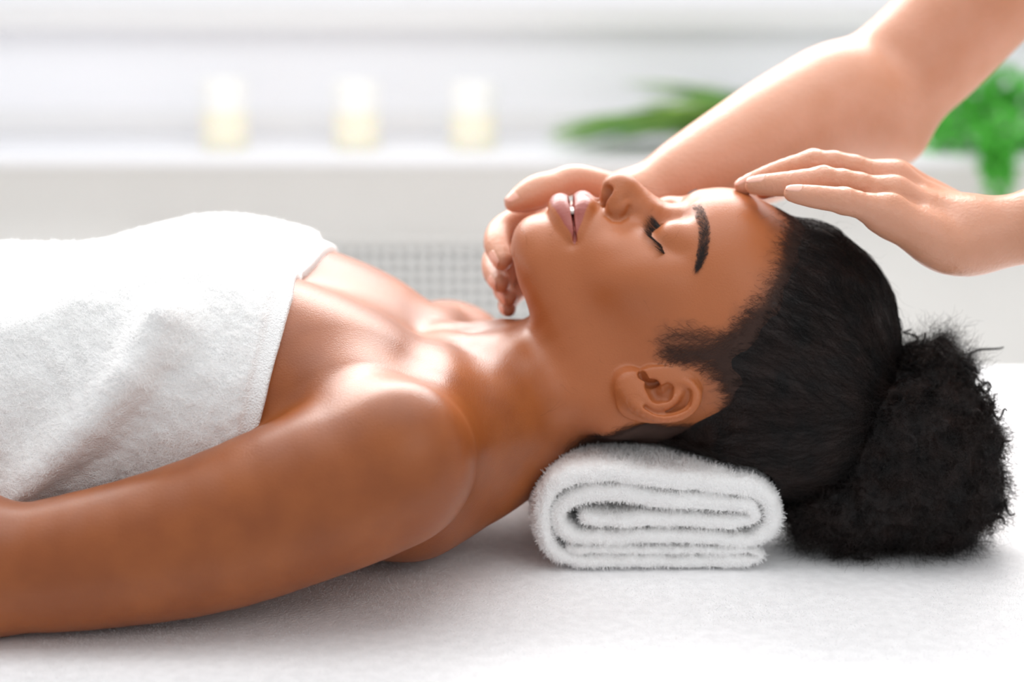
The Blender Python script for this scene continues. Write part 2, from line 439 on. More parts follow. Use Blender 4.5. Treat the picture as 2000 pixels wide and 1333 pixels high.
# ================= head, modelled in its own space (x to the crown, z out of the face) and turned a little to the near side
hd = Field()
hd.ell((0.157, 0, 0.142), (0.097, 0.0715, 0.080), None, 0.0)
hd.ell((0.124, 0, 0.165), (0.055, 0.0645, 0.065), None, 0.030)
prof = [(1010, 470), (1016, 455), (1028, 440), (1044, 428), (1062, 416), (1090, 406), (1120, 400), (1150, 395), (1183, 394), (1240, 404), (1300, 427), (1330, 430), (1350, 418), (1378, 395), (1420, 382), (1460, 390), (1500, 417), (1530, 452), (1560, 472), (1600, 495)]
pw = np.array([WH(a, b, 0) for a, b in prof])
def zt(X): return float(np.interp(X, pw[:, 0], pw[:, 2]))
FS = []
for X, a, zc, zb, n in ((0.002, 0.016, 0.207, 0.197, 2.0), (0.007, 0.025, 0.199, 0.184, 2.1), (0.014, 0.034, 0.188, 0.168, 2.15), (0.026, 0.043, 0.171, 0.143, 2.15), (0.040, 0.051, 0.152, 0.115, 2.1),
                     (0.055, 0.057, 0.142, 0.10, 2.1), (0.070, 0.062, 0.134, 0.09, 2.1), (0.085, 0.065, 0.132, 0.09, 2.15), (0.10, 0.0665, 0.132, 0.08, 2.2),
                     (0.115, 0.067, 0.133, 0.08, 2.25), (0.130, 0.067, 0.136, 0.08, 2.3), (0.150, 0.066, 0.140, 0.08, 2.2), (0.172, 0.060, 0.14, 0.08, 2.1), (0.200, 0.050, 0.135, 0.08, 2.0)):
    zc = min(zc, zt(X)-0.006)
    FS.append((X, 0, zc, a, zt(X)-zc, zc-zb, n))
loft(hd, FS, None, None, 0.025, 0.015)
hd.ell(WH(1039, 465, 0), (0.0120, 0.019, 0.013), None, 0.010)
for s in (-1, 1):
    hd.chain([(0.019, s*0.018, 0.184), (0.036, s*0.037, 0.158), (0.060, s*0.051, 0.128), (0.082, s*0.057, 0.115)], [0.010, 0.011, 0.012, 0.012], 0.03, 0.015)
    hd.ell((0.084, s*0.044, 0.1935), (0.026, 0.018, 0.016), (0, 0, 0), 0.022)      # cheek bone
    hd.bump((0.070, s*0.036, 0.211), (0.016, 0.012, 0.012), 0.0042)
    hd.bump(H(1300, 448, 0.018, s), (0.014, 0.010, 0.014), -0.0060)
    hd.bump(H(1312, 450, 0.030, s), (0.014, 0.019, 0.016), -0.0070)
    hd.bump(H(1395, 590, 0.062, s), (0.02, 0.012, 0.022), -0.0020)
    hd.groove([H(1362, 405, 0.014, s), H(1366, 430, 0.030, s), H(1366, 500, 0.047, s)], 0.0075, 0.0022)
    ec = H(1317, 434, 0.0310, s)-np.array([0, 0, 0.0135])
    hd.ell(ec, (0.0130, 0.0150, 0.0136), None, 0.0075)
    hd.ell(ec+np.array([0.012, 0, -0.0008]), (0.0120, 0.0150, 0.0112), None, 0.012)
# nose
hd.chain([WH(1208, 364, 0), WH(1235, 385, 0), WH(1268, 414, 0), WH(1306, 448, 0), WH(1345, 448, 0)], [0.0072, 0.0064, 0.0060, 0.0062, 0.009], 0.010, 0.010)
hd.ell(WH(1206, 363, 0), (0.0084, 0.0088, 0.0074), (0, 0, 0), 0.006)
for s in (-1, 1):
    hd.chain([H(1207, 368, 0.004, s), H(1202, 393, 0.0120, s), H(1204, 411, 0.0150, s), H(1212, 406, 0.0145, s)], [0.0070, 0.0058, 0.0056, 0.0053], 0.004, 0.006)
    hd.chain([H(1222, 386, 0.004, s), H(1258, 414, 0.0075, s), H(1300, 440, 0.008, s)], [0.0078, 0.0074, 0.0058], 0.012, 0.01)
    hd.chain([H(1175, 366, 0.0075, s), H(1190, 380, 0.0090, s), H(1200, 392, 0.0100, s)], [0.0040, 0.0044, 0.0030], 0.002, 0.003, 'sub')
    hd.ell(H(1186, 384, 0.0100, s), (0.0045, 0.0040, 0.0095), (s*-18, 0, 0), 0.002, 'sub')
hd.ell(WH(1193, 380, 0), (0.0065, 0.0036, 0.0085), None, 0.006)
AG = [w2h(hit(lambda Q, margin=0: hd(w2h(Q)), a, b)) for a, b in ((1187, 422), (1197, 431), (1211, 432), (1223, 422), (1229, 407))]
for s in (-1, 1): hd.groove([mir(a_, s) for a_ in AG], 0.0020, -0.0010)
# philtrum
hd.bump(WH(1166, 384, 0), (0.009, 0.0028, 0.008), -0.0016)
for s in (-1, 1): hd.bump(WH(1166, 384, s*0.005), (0.008, 0.0022, 0.008), 0.0009)
# lips: (px, py, half offset, radius) seen on the near side
UP = [(1138, 403, 0.0, 0.0074), (1140, 406, 0.006, 0.0076), (1139, 414, 0.013, 0.0070), (1136, 434, 0.0195, 0.0058), (1131, 453, 0.0250, 0.0042), (1125, 470, 0.0290, 0.0022)]
LO = [(1094, 406, 0.0, 0.0078), (1094, 410, 0.006, 0.0078), (1098, 422, 0.013, 0.0072), (1106, 440, 0.0195, 0.0060), (1115, 456, 0.0250, 0.0043), (1121, 470, 0.0290, 0.0022)]
PT = [(1115, 381, 0.0, 0.0024), (1116, 390, 0.008, 0.0022), (1118, 409, 0.0145, 0.0014), (1120, 429, 0.0205, 0.0010), (1122, 448, 0.0255, 0.0009), (1123, 463, 0.0290, 0.0007), (1123, 473, 0.031, 0.0004)]
for pts in (UP, LO):
    for s in (-1, 1): hd.chain([H(a, b, y, s) for a, b, y, r in pts], [r for *_, r in pts], 0.004, 0.0035)
hd.bump(WH(1151, 381, 0), (0.003, 0.004, 0.006), -0.0010)
PT = [H(1115, 386, 0.0)]+[w2h(hit(lambda Q, margin=0: hd(w2h(Q)), a, b)) for a, b in ((1116, 398), (1118, 413), (1120, 430), (1122, 447), (1123, 459), (1123, 468))]
PR = [0.0019, 0.0017, 0.0011, 0.0007, 0.0006, 0.0005, 0.0004]; PD = [0.0030, 0.0045, 0.0060, 0.0045, 0.0035, 0.0025, 0.0012]
for s in (-1, 1):
    for q_ in (0.15, -0.1, -0.35, -0.6, -0.85):
        hd.chain([mir(p_+q_*d_*np.array([0, 0.6*p_[1]/0.03, 1])/np.hypot(1, 0.6*p_[1]/0.03), s) for p_, d_ in zip(PT, PD)], PR, 0.0008, 0.0, 'sub')
for s in (-1, 1):
    hd.bump(H(1121, 480, 0.0315, s), (0.006, 0.004, 0.006), -0.0015)
hd.bump(WH(1060, 408, 0), (0.008, 0.018, 0.01), -0.0012)
# closed lids
def lashline(s, n=9):
    t = np.linspace(0, 1, n)
    P = np.stack([H(1291+9*a**1.5, 441+68*a, 0.0205+0.0275*a, s) for a in t])
    return P
for s in (-1, 1):
    hd.groove(list(lashline(s)), 0.0012, -0.0012)
    ll = lashline(s)+np.array([0.0175, 0, 0.001]); ll[:, 0] -= 0.006*np.linspace(0, 1, 9)**2; hd.groove(list(ll[1:]), 0.0018, -0.0006)
# ears
def E(px, py, h, s=-1):
    return H(px, py, 0.0715+0.016*np.clip((py-725)/100, 0, 1)+h, s)
for s in (-1, 1):
    e = lambda a, b, h=0: E(a, b, h, s)
    hd.ell(e(1292, 772, 0.000), (0.0265, 0.0050, 0.0185), (-12 if s < 0 else 12, 0, 0), 0.006)
    hd.chain([e(1224, 742), e(1240, 768, 0.001), e(1260, 790, 0.001)], [0.0064, 0.0068, 0.0058], 0.006, 0.004)
    hd.chain([e(1234, 738, 0.001), e(1220, 750, 0.002), e(1232, 778, 0.003), e(1258, 804, 0.004), e(1294, 816, 0.005), e(1330, 811, 0.005), e(1352, 795, 0.005), e(1360, 774, 0.005), e(1350, 755, 0.004), e(1330, 747, 0.003), e(1308, 748, 0.001)],
             [0.0050, 0.0054, 0.0046, 0.0038, 0.0034, 0.0034, 0.0036, 0.0036, 0.0034, 0.0030, 0.0024], 0.0025, 0.002)
    hd.chain([e(1343, 768, 0.0065), e(1340, 788, 0.0075), e(1318, 801, 0.0078), e(1285, 806, 0.0070), e(1262, 796, 0.0062)], [0.0020, 0.0030, 0.0028, 0.0020, 0.0015], 0.002, 0.002, 'sub')
    hd.chain([e(1330, 757, 0.002), e(1320, 778, 0.0040), e(1302, 792, 0.0040), e(1280, 794, 0.0035), e(1262, 782, 0.002), e(1252, 768, 0.0015)], [0.0022, 0.0028, 0.0032, 0.0030, 0.0034, 0.0036], 0.0025, 0.003)
    hd.chain([e(1274, 756, 0.004), e(1284, 772, 0.004)], [0.0052, 0.0056], 0.002, 0.004, 'sub')
    hd.chain([e(1304, 760, 0.0045), e(1300, 775, 0.0045)], [0.0038, 0.0040], 0.002, 0.003, 'sub')
    hd.chain([e(1254, 735, 0.004), e(1268, 748, 0.000), e(1286, 744, 0.0)], [0.0034, 0.0046, 0.0036], 0.0015, 0.003, 'sub')
    hd.chain([e(1316, 748, 0.0015), e(1302, 752, 0.0012), e(1290, 764, -0.001)], [0.0022, 0.0018, 0.0014], 0.003, 0.002)
    hd.ell(e(1273, 731, 0.0005), (0.0052, 0.0032, 0.0040), None, 0.004)
def whit(px, py, s=-1): return mir(w2h(hit(lambda Q, margin=0: hd(w2h(Q)), px, py)), s)
def headop(P, d):
    return smin(d, hd(w2h(P)), 0.024)
body.custom((-0.03, -0.125, 0.03), (0.29, 0.125, 0.30), headop)
body.custom((-1, -1, -0.1), (1, 1, 0.02), lambda P, d: np.maximum(d, 0.0015-P[:, 2]).astype(F32))
BLO = (-0.55, -0.27, -0.02); BHI = (0.28, 0.24, 0.29)

t1 = time.time()
bv, bq = surface(body, BLO, BHI, 0.0018)
m = (bv[:, 0] > -0.01) & (bv[:, 1] < 0.06) & (bv[:, 2] > 0.08) & (bv[:, 0] < 0.155)
bv, bq = refine(body, bv, bq, m, 0.0016)
fm = (np.hypot((bv[:, 0]-0.040), (bv[:, 1]+0.008)) < 0.036) & (bv[:, 2] > 0.19)
fm |= (np.abs(bv[:, 0]-0.106) < 0.018) & (np.abs(bv[:, 1]+0.034) < 0.026) & (bv[:, 2] > 0.18)
fm |= (np.abs(bv[:, 0]-0.068) < 0.018) & (np.abs(bv[:, 1]+0.01) < 0.026) & (bv[:, 2] > 0.20)
fm |= (np.abs(bv[:, 0]-0.092) < 0.032) & (bv[:, 1] < -0.055) & (np.abs(bv[:, 2]-0.115) < 0.032)
bv, bq = refine(body, bv, bq, fm, 0.0008)
print('BODY', len(bv), len(bq), time.time()-t1)
woman = thing('person', 'woman lying on her back with closed eyes and dark curly hair in a bun', 'person', (0, 0, 0))
# lips and the dark tone of very short hair along the hair line, in head space
L = w2h(bv); ay = np.abs(L[:, 1])
def outl(pts):
    return np.array([c for *_, c in pts]), np.array([H(a, b, c)[0] for a, b, c in pts])
ya, xa = outl([(1073, 402, 0), (1078, 418, 0.011), (1088, 440, 0.0185), (1102, 461, 0.0255), (1119, 476, 0.0315), (1125, 480, 0.034)])
yb, xb = outl([(1156, 392, 0), (1154, 404, 0.009), (1148, 428, 0.017), (1137, 456, 0.0255), (1125, 476, 0.0315), (1121, 480, 0.034)])
sst = lambda v, a, b: (lambda t: t*t*(3-2*t))(np.clip((v-a)/(b-a), 0, 1))
lip = sst(L[:, 0]-np.interp(ay, ya, xa), -0.0006, 0.0006)*sst(np.interp(ay, yb, xb)-L[:, 0], -0.0006, 0.0006)*(L[:, 2] > 0.19)*sst(0.040-ay, 0, 0.001)
# hair line polygon in the head's side view (x, z)
HL = [(1538, 432), (1530, 460), (1524, 500), (1512, 540), (1490, 585), (1466, 618), (1440, 650), (1405, 676), (1392, 700), (1400, 735), (1418, 765), (1425, 795), (1410, 825), (1360, 846), (1290, 852), (1215, 853), (1160, 860), (1118, 882)]
SB = [(1450, 600), (1400, 655), (1340, 635), (1295, 640), (1276, 668), (1285, 700), (1330, 712), (1400, 735), (1450, 700), (1480, 640)]
hp = np.array([w2h(hit(body, a, b))[[0, 2]] for a, b in HL])
hp = np.vstack([[(hp[0, 0]+0.004, 0.30)], hp, [(hp[-1, 0]-0.012, -0.05), (0.45, -0.05), (0.45, 0.30)]])
def polydist(q, poly):
    """signed distance, positive inside"""
    a = poly; b = np.roll(poly, -1, 0); d = np.full(len(q), 1e9); ins = np.zeros(len(q), bool)
    for p0, p1 in zip(a, b):
        e = p1-p0; t = np.clip(((q-p0)@e)/(e@e+1e-12), 0, 1); r = q-p0-t[:, None]*e
        d = np.minimum(d, (r*r).sum(1))
        c = ((p0[1] > q[:, 1]) != (p1[1] > q[:, 1])) & (q[:, 0] < (p1[0]-p0[0])*(q[:, 1]-p0[1])/(p1[1]-p0[1]+1e-12)+p0[0])
        ins ^= c
    d = np.sqrt(d); return np.where(ins, d, -d)
hs = polydist(L[:, [0, 2]], hp)
sbp = np.array([w2h(hit(body, a, b))[[0, 2]] for a, b in SB])
hs2 = polydist(L[:, [0, 2]], sbp)
ns = vnoise(L, 160)*0.003+vnoise(L, 420)*0.0015
ns = ns*0.7+vnoise(L, 900)*0.0012
stub = (0.35*sst(hs+ns*1.5, -0.015, 0.003)+0.65*sst(hs+ns, -0.002, 0.009))*(L[:, 0] > 0.02)
stub = np.maximum(stub, 0.42*sst(hs2+ns*1.5, -0.006, 0.008))
bodyo = make_mesh('body', bv, bq, M['skin'], woman, attrs={'face': sst(L[:, 0]-0.25*(0.15-L[:, 2]), -0.005, 0.035), 'lip': lip, 'stubble': stub})
# ---- hair mass
hairF = Field()
def hcap(P, d):
    l = w2h(P); e = body(P); s = polydist(l[:, [0, 2]], hp)
    s = s-0.0075+vnoise(l, 150)*0.003
    th = np.interp(s, [-0.012, -0.004, 0.0, 0.012, 0.035, 0.07, 0.12], [-0.006, -0.003, -0.0004, 0.0025, 0.0060, 0.0085, 0.010])
    n = vnoise(l*np.array([0.6, 1.4, 1.4]), 120)*0.0012
    return (e-(th+n*np.clip(s/0.02, 0, 1))).astype(F32)
hairF.custom((0.0, -0.12, 0.02), (0.32, 0.12, 0.29), hcap)
hairF.ell(W(1590, 800, -0.020), (0.055, 0.060, 0.058), None, 0.03)
hairF.ell(W(1500, 850, -0.030), (0.055, 0.045, 0.040), None, 0.03)
bunc = W(1772, 885, -0.030)
bunF = Field()
bunF.ell(bunc, (0.060, 0.058, 0.0635), (0, 0, 0), 0.0)
bunF.ell(W(1650, 975, -0.035), (0.042, 0.045, 0.030), (0, 0, 0), 0.02)
bunF.ell(W(1850, 960, -0.030), (0.032, 0.040, 0.030), (0, 0, 0), 0.02)
bunF.ell(W(1822, 735, -0.010), (0.024, 0.030, 0.022), (0, 0, 0), 0.016)
def lumps(P, d): return d-vnoise(P, 70)*0.0035-vnoise(P, 190)*0.0022-vnoise(P, 420)*0.0010
bunF.custom((0.1, -0.2, -0.1), (0.5, 0.2, 0.3), lumps)
kp = np.array([W(a, b, -0.088) for a, b in ((1040, 905), (1150, 897), (1300, 911), (1480, 927), (1512, 945), (1530, 990))]); KX, KZ = kp[:, 0], kp[:, 2]+0.0008
def keepout(P, d):
    tw = np.maximum(P[:, 0]-0.178, P[:, 2]-np.interp(P[:, 0], KX, KZ)); d = np.maximum(d, -np.maximum(tw, -0.12-P[:, 1]))
    return np.maximum(d, 0.0015-P[:, 2]).astype(F32)
hairF.custom((-0.1, -0.3, -0.1), (0.5, 0.2, 0.075), keepout); bunF.custom((-0.1, -0.3, -0.1), (0.5, 0.2, 0.075), keepout)
hv, hq = surface(hairF, (0.01, -0.13, -0.01), (0.31, 0.13, 0.28), 0.0022)
hair = make_mesh('hair', hv, hq, M['hair'], woman)
uv_, uq = surface(bunF, (0.12, -0.13, -0.01), (0.38, 0.1, 0.18), 0.0022)
bun = make_mesh('hair_bun', uv_, uq, M['hair'], woman)
print('HAIR', time.time()-t1)
# ---- strands combed from the hair line to the bun
def comb(field, roots, target, n, step, off, wob, seed, grow=None):
    r = np.random.default_rng(seed); P = roots.copy(); out = [P.copy()]; ph = r.random((len(P), 3))*6.28; fr = 0.6+r.random(len(P))*0.9
    for k in range(1, n):
        G = gradient(field, P, 0.0015); G /= np.linalg.norm(G, axis=1)[:, None]+1e-9
        D = target-P; D -= (D*G).sum(1)[:, None]*G; D /= np.linalg.norm(D, axis=1)[:, None]+1e-6
        S = np.cross(D, G)
        sw = np.stack([vnoise(P, 45)], 1)*0.5
        P = P+step*(D+S*(sw+wob*np.sin(ph[:, :1]+k*fr[:, None]*1.2)))
        d = field(P).astype(float); P = P-(d-off*(1+0.0*k))[:, None]*G
        out.append(P.copy())
    return np.stack(out, 1)
tgt = W(1748, 800, -0.02)
sel = rng.choice(len(hv), 15000, replace=False); R0 = hv[sel]; R0 = R0[polydist(w2h(R0)[:, [0, 2]], hp) > -0.001]
st_ = comb(hairF, R0, tgt, 9, 0.0042, (rng.random(len(R0))**2)*0.0016, 0.35, 3)
hairs('hair_strands', st_, 0.00013, M['hair'], hair, 'stuff')
# soft short hairs over the hair line
q = (hs > -0.012) & (hs < 0.014) & (L[:, 1] < 0.03) & (bv[:, 2] > 0.05) & (L[:, 0] > 0.02)
idx = rng.choice(np.nonzero(q)[0], 30000); pr = np.clip((hs[idx]+0.013)/0.015, 0, 1)**2.2
idx = idx[rng.random(len(idx)) < pr]; R1 = bv[idx]
j2 = rng.choice(np.nonzero((hs2 > -0.004) & (L[:, 1] < 0))[0], 1500); j2 = j2[rng.random(len(j2)) < np.clip((hs2[j2]+0.005)/0.012, 0, 1)]; R1 = np.vstack([R1, bv[j2]])
b1 = comb(body, R1, tgt+np.array([0, 0, 0.05])+rng.normal(0, 0.03, (len(R1), 3)), 9, 0.0019, 0.0006, 0.6, 4)
hairs('baby_hairs', b1, 0.000055, M['baby'], hair, 'stuff')
# fly-aways on the crown
G = gradient(hairF, hv, 0.002); G /= np.linalg.norm(G, axis=1)[:, None]+1e-9
idx = rng.choice(np.nonzero((hv[:, 2] > 0.10))[0], 1500)
def curly(P0, D0, n, length, rad, turns, seed):
    r = np.random.default_rng(seed); N = len(P0); t = np.linspace(0, 1, n)[None, :, None]
    D0 = D0/np.linalg.norm(D0, axis=1)[:, None]
    A = np.cross(D0, r.normal(size=(N, 3))); A /= np.linalg.norm(A, axis=1)[:, None]; B = np.cross(D0, A)
    L_ = (length*(0.4+0.8*r.random(N)))[:, None, None]; ph = r.random(N)[:, None, None]*6.28; tn = (turns*(0.6+0.8*r.random(N)))[:, None, None]
    rr = (rad*(0.5+r.random(N)))[:, None, None]
    bend = A[:, None]*(r.normal(0, 0.35, N)[:, None, None])
    ang = ph+tn*6.283*t
    return P0[:, None]+L_*(D0[:, None]*t+bend*t*t)+rr*np.minimum(1, t*4)*(np.cos(ang)*A[:, None]+np.sin(ang)*B[:, None])-rr*0*t
T_ = tgt-hv[idx]; T_ /= np.linalg.norm(T_, axis=1)[:, None]
fl = curly(hv[idx], G[idx]*0.35+T_+rng.normal(0, 0.35, (len(idx), 3)), 12, 0.022, 0.0010, 1.2, 5)
hairs('flyaway_hairs', fl, 0.00006, M['hair'], hair, 'stuff')
# curls of the bun
Gb = gradient(bunF, uv_, 0.002); Gb /= np.linalg.norm(Gb, axis=1)[:, None]+1e-9
idx = rng.choice(len(uv_), 14000)
tang = uv_[idx]-W(1745, 830, -0.02); tang -= (tang*Gb[idx]).sum(1)[:, None]*Gb[idx]; tang /= np.linalg.norm(tang, axis=1)[:, None]+1e-6
c1 = curly(uv_[idx]-Gb[idx]*0.0015, tang+Gb[idx]*0.10+rng.normal(0, 0.15, (len(idx), 3)), 16, 0.026, 0.0015, 2.2, 6)
c1[..., 2] = np.maximum(c1[..., 2], 0.0015)
hairs('curls', c1, 0.00013, M['hair'], bun, 'stuff')
edge = np.nonzero((Gb[:, 0] > 0.35) | (Gb[:, 2] > 0.5))[0]
lk = rng.choice(edge, 130); lock = []
for j, i in enumerate(lk):      # locks: bundles of strands that share one helix
    base = uv_[i]-Gb[i]*0.004; dr = Gb[i]*0.8+tang[rng.integers(len(tang))]*0.15+rng.normal(0, 0.35, 3)+np.array([0.1, 0, 0.0])
    n_ = 34; ln = 0.008+0.016*rng.random()**2; c = curly(base[None], dr[None], 26, ln/0.8, 0.0034, 1.3+rng.random(), 1000+j)
    th_ = np.linspace(1, 0.25, 26)[None, :, None]
    b_ = c+rng.normal(0, 0.0009, (n_, 1, 3))*th_+rng.normal(0, 0.00025, (n_, 26, 3))
    lock.append(b_)
lock = np.concatenate(lock); lock[..., 2] = np.maximum(lock[..., 2], 0.0015)
hairs('curly_locks', lock, 0.00011, M['hair'], bun, 'stuff')
# ---- eyebrows, lashes, teeth
def hw(px, py): return hit(body, px, py)
for s in (-1, 1):
    UPb = [(1371, 397), (1382, 422), (1388, 450), (1386, 485), (1379, 508), (1369, 525)]   # crown side edge
    LOb = [(1350, 401), (1357, 425), (1363, 450), (1362, 477), (1359, 500), (1356, 522)]   # eye side edge
    U = np.array([w2h(hw(*p)) for p in UPb]); Lb = np.array([w2h(hw(*p)) for p in LOb]); U[:, 1] = s*np.abs(U[:, 1]); Lb[:, 1] = s*np.abs(Lb[:, 1])
    n = 1250; t = rng.random(n)**0.85; v = rng.random(n); c = np.linspace(0, 1, 6)
    P = np.stack([interp(t, c, U[:, j])*v+interp(t, c, Lb[:, j])*(1-v) for j in range(3)], 1)
    t2 = np.clip(t+0.09, 0, 1.12); Q2 = np.stack([np.interp(t2, np.r_[c, 1.3], np.r_[U[:, j], U[-1, j]+1.5*(U[-1, j]-U[-2, j])])*0.5+np.interp(t2, np.r_[c, 1.3], np.r_[Lb[:, j], Lb[-1, j]+1.5*(Lb[-1, j]-Lb[-2, j])])*0.5 for j in range(3)], 1)
    D = Q2-P; D += rng.normal(0, 0.0009, D.shape); D[:, 0] += 0.0022*(1-t)-0.0012*(v-0.5)*t; D /= np.linalg.norm(D, axis=1)[:, None]
    Pw = h2w(P); Dw = D@RH.T; k = 6; strands = np.empty((n, k, 3)); ln = 0.0070*(0.55+0.5*rng.random(n))
    cur = newton(body, Pw, 0.01)
    for j in range(k):
        g = gradient(body, cur, 0.001); g /= np.linalg.norm(g, axis=1)[:, None]; dd = body(cur).astype(float)
        strands[:, j] = cur-(dd-0.00035-0.0007*j/k)[:, None]*g
        cur = cur+Dw*(ln/k)[:, None]
    hairs('eyebrow', strands, 0.00006, M['brow'], woman)
    # lashes: fan out of the lid edge toward the cheek
    ll = lashline(s, 60); n = 230; t = np.sort(rng.random(n)); A = h2w(np.stack([np.interp(t, np.linspace(0, 1, 60), ll[:, j]) for j in range(3)], 1))
    A = newton(body, A, 0.01); a = np.linspace(0, 1, 8)[None, :, None]
    fan = (t-0.45)[:, None]
    D = np.concatenate([-0.80+0.1*np.abs(fan), s*(0.15+1.0*fan), 0.50-0.35*np.maximum(fan, 0)], 1); D = D@RH.T
    cl = np.round(t*26)/26; jit = np.stack([rng.normal(0, 0.07, n), 6*(cl-t), rng.normal(0, 0.05, n)], 1)
    up = np.array([-0.25, 0, 0.85])
    ln = (0.0092*(0.75+0.35*rng.random(n)))[:, None, None]
    lash = A[:, None]+np.array([0,0,0.0004])+ln*((D+jit)[:, None]*a+up[None, None]*0.42*a*a)
    hairs('eyelashes', lash, 0.00016, M['lash'], woman, tip=0.15)
    # fine line of the closed lid
tp = []
import bmesh
teeth = None
for j, y in enumerate((-0.0125, -0.0042, 0.0042, 0.0125)):
    c = h2w(WH(1119, 400, y)+np.array([0.0, 0, -0.0028-0.0006*abs(y)/0.004]))
    bm = bmesh.new(); bmesh.ops.create_uvsphere(bm, u_segments=14, v_segments=10, radius=1)
    for v in bm.verts:
        x, yy, z = v.co; pw_ = lambda a: math.copysign(abs(a)**0.6, a)
        v.co = (c[0]+pw_(x)*0.0028, c[1]+pw_(yy)*0.0038, c[2]+pw_(z)*0.0018)
    me = bpy.data.meshes.new('tooth'); bm.to_mesh(me); bm.free(); me.materials.append(M['tooth'])
    for f in me.polygons: f.use_smooth = True
    o = bpy.data.objects.new('tooth', me); C.objects.link(o); o.parent = woman
print('STRANDS', time.time()-t1)
# ================================================================== bed and towels
def fuzz(name, V, Q, n, ln, rad, parent, mt, seed, keep=None, tilt=0.5, k=5):
    r = np.random.default_rng(seed); N = vnormals(V, Q)
    cand = np.arange(len(Q)) if keep is None else np.nonzero(keep(V[Q[:, 0]], N[Q[:, 0]]))[0]
    q = Q[r.choice(cand, n)]; u, v = r.random((n, 1)), r.random((n, 1))
    P = (V[q[:, 0]]*(1-u)+V[q[:, 1]]*u)*(1-v)+(V[q[:, 3]]*(1-u)+V[q[:, 2]]*u)*v
    G = N[q[:, 0]]; P = P-G*0.0004
    tl = np.stack([vnoise(P, 130), vnoise(P+7, 130), vnoise(P+13, 130)], 1)
    D = G+tl*tilt*1.4+r.normal(0, tilt*0.5, P.shape); D /= np.linalg.norm(D, axis=1)[:, None]
    a = np.linspace(0, 1, k)[None, :, None]; L_ = (ln*(0.6+0.7*r.random(n)))[:, None, None]
    cur = r.normal(0, 0.45, (n, 1, 3))
    hairs(name, P[:, None]+L_*(D[:, None]*a+cur*a*a*(1-0.35*a)), rad, mt, parent, 'stuff', tip=0.55)
# sheet: thick plush cover on the massage bed
sheetF = Field()
def shf(P, d):
    x, y, z = P[:, 0], P[:, 1], P[:, 2]
    q = np.stack([np.abs(x+0.42)-0.98, np.abs(y-0.085)-0.395, np.abs(z+0.06)-0.040], 1)
    o = np.linalg.norm(np.maximum(q, 0), axis=1)+np.minimum(q.max(1), 0)-0.020
    return (o-vnoise(P, 22)*0.0005-vnoise(P, 6)*0.0006*(y < 2)).astype(F32)
sheetF.custom((-2, -1, -1), (2, 2, 1), shf)
bed = thing('massage_bed', 'white massage bed the dark-haired woman lies on, covered in plush', 'massage bed', (-0.42, 0.085, -0.72))
gx = np.linspace(-1.42, 0.58, 400); gy = np.linspace(-0.33, 0.50, 260)
def sheet_mesh():
    # top grid bent down over the edges
    X, Y = np.meshgrid(gx, gy, indexing='ij'); Z = np.zeros_like(X)
    P = np.stack([X.ravel(), Y.ravel(), Z.ravel()], 1)
    r_ = 0.018; hx, hy = 0.98, 0.395
    P[:, 2] = 0.0+vnoise(np.c_[P[:, 0], P[:, 1], 0*P[:, 0]], 20)*0.0006-0.0006
    dx = np.maximum(np.abs(P[:, 0]+0.42)-hx, 0)/0.02; dy = np.maximum(np.abs(P[:, 1]-0.085)-hy, 0)/0.02
    e = np.clip(np.hypot(dx, dy), 0, 1); P[:, 2] -= 0.02*(1-np.sqrt(np.maximum(0, 1-e*e)))
    n1, n2 = len(gx), len(gy)
    i, j = np.meshgrid(np.arange(n1-1), np.arange(n2-1), indexing='ij'); a = (i*n2+j).ravel()
    F_ = np.stack([a, a+n2, a+n2+1, a+1], 1)
    # skirt
    ring = [k*n2 for k in range(n1)]+[(n1-1)*n2+k for k in range(1, n2)]+[k*n2+n2-1 for k in range(n1-2, -1, -1)]+[k for k in range(n2-2, 0, -1)]
    base = len(P); S = P[ring].copy(); S[:, 2] = -0.20; c = np.array([-0.42, 0.085]); S[:, :2] += (S[:, :2]-c)*0.004
    P = np.vstack([P, S]); m_ = len(ring); rr = np.array(ring)
    Fs = np.stack([np.roll(rr, -1), rr, base+np.arange(m_), base+np.roll(np.arange(m_), -1)], 1)
    return P, np.vstack([F_, Fs])
sp, sf = sheet_mesh()
sheet = make_mesh('plush_cover', sp, sf, M['plush'], bed)
box('mattress', (-1.40, -0.31, -0.12), (0.56, 0.48, -0.022), M['vinyl'], bed, 0.01)
for x in (-1.3, 0.46):
    for y in (-0.25, 0.42): box('leg', (x-0.02, y-0.02, -0.72), (x+0.02, y+0.02, -0.12), M['wood'], bed, 0.003)
r = np.random.default_rng(21); n = 170000
P = np.stack([r.uniform(-0.36, 0.46, n), -0.31+0.80*r.random(n)**1.35, np.full(n, -0.0012)], 1)
tl = np.stack([vnoise(P, 55), vnoise(P+9, 55)], 1); D = np.c_[tl*0.7+r.normal(0, 0.3, (n, 2)), np.ones(n)*0.8]
a = np.linspace(0, 1, 5)[None, :, None]; L_ = (0.0014*(0.6+0.7*r.random(n)))[:, None, None]
S = P[:, None]+L_*(D[:, None]*a+r.normal(0, 0.4, (n, 1, 3))*a*a*np.array([1, 1, 0.1]))
hairs('plush_pile', S, 0.00014, M['plush_fibre'], sheet, 'stuff', tip=0.5)
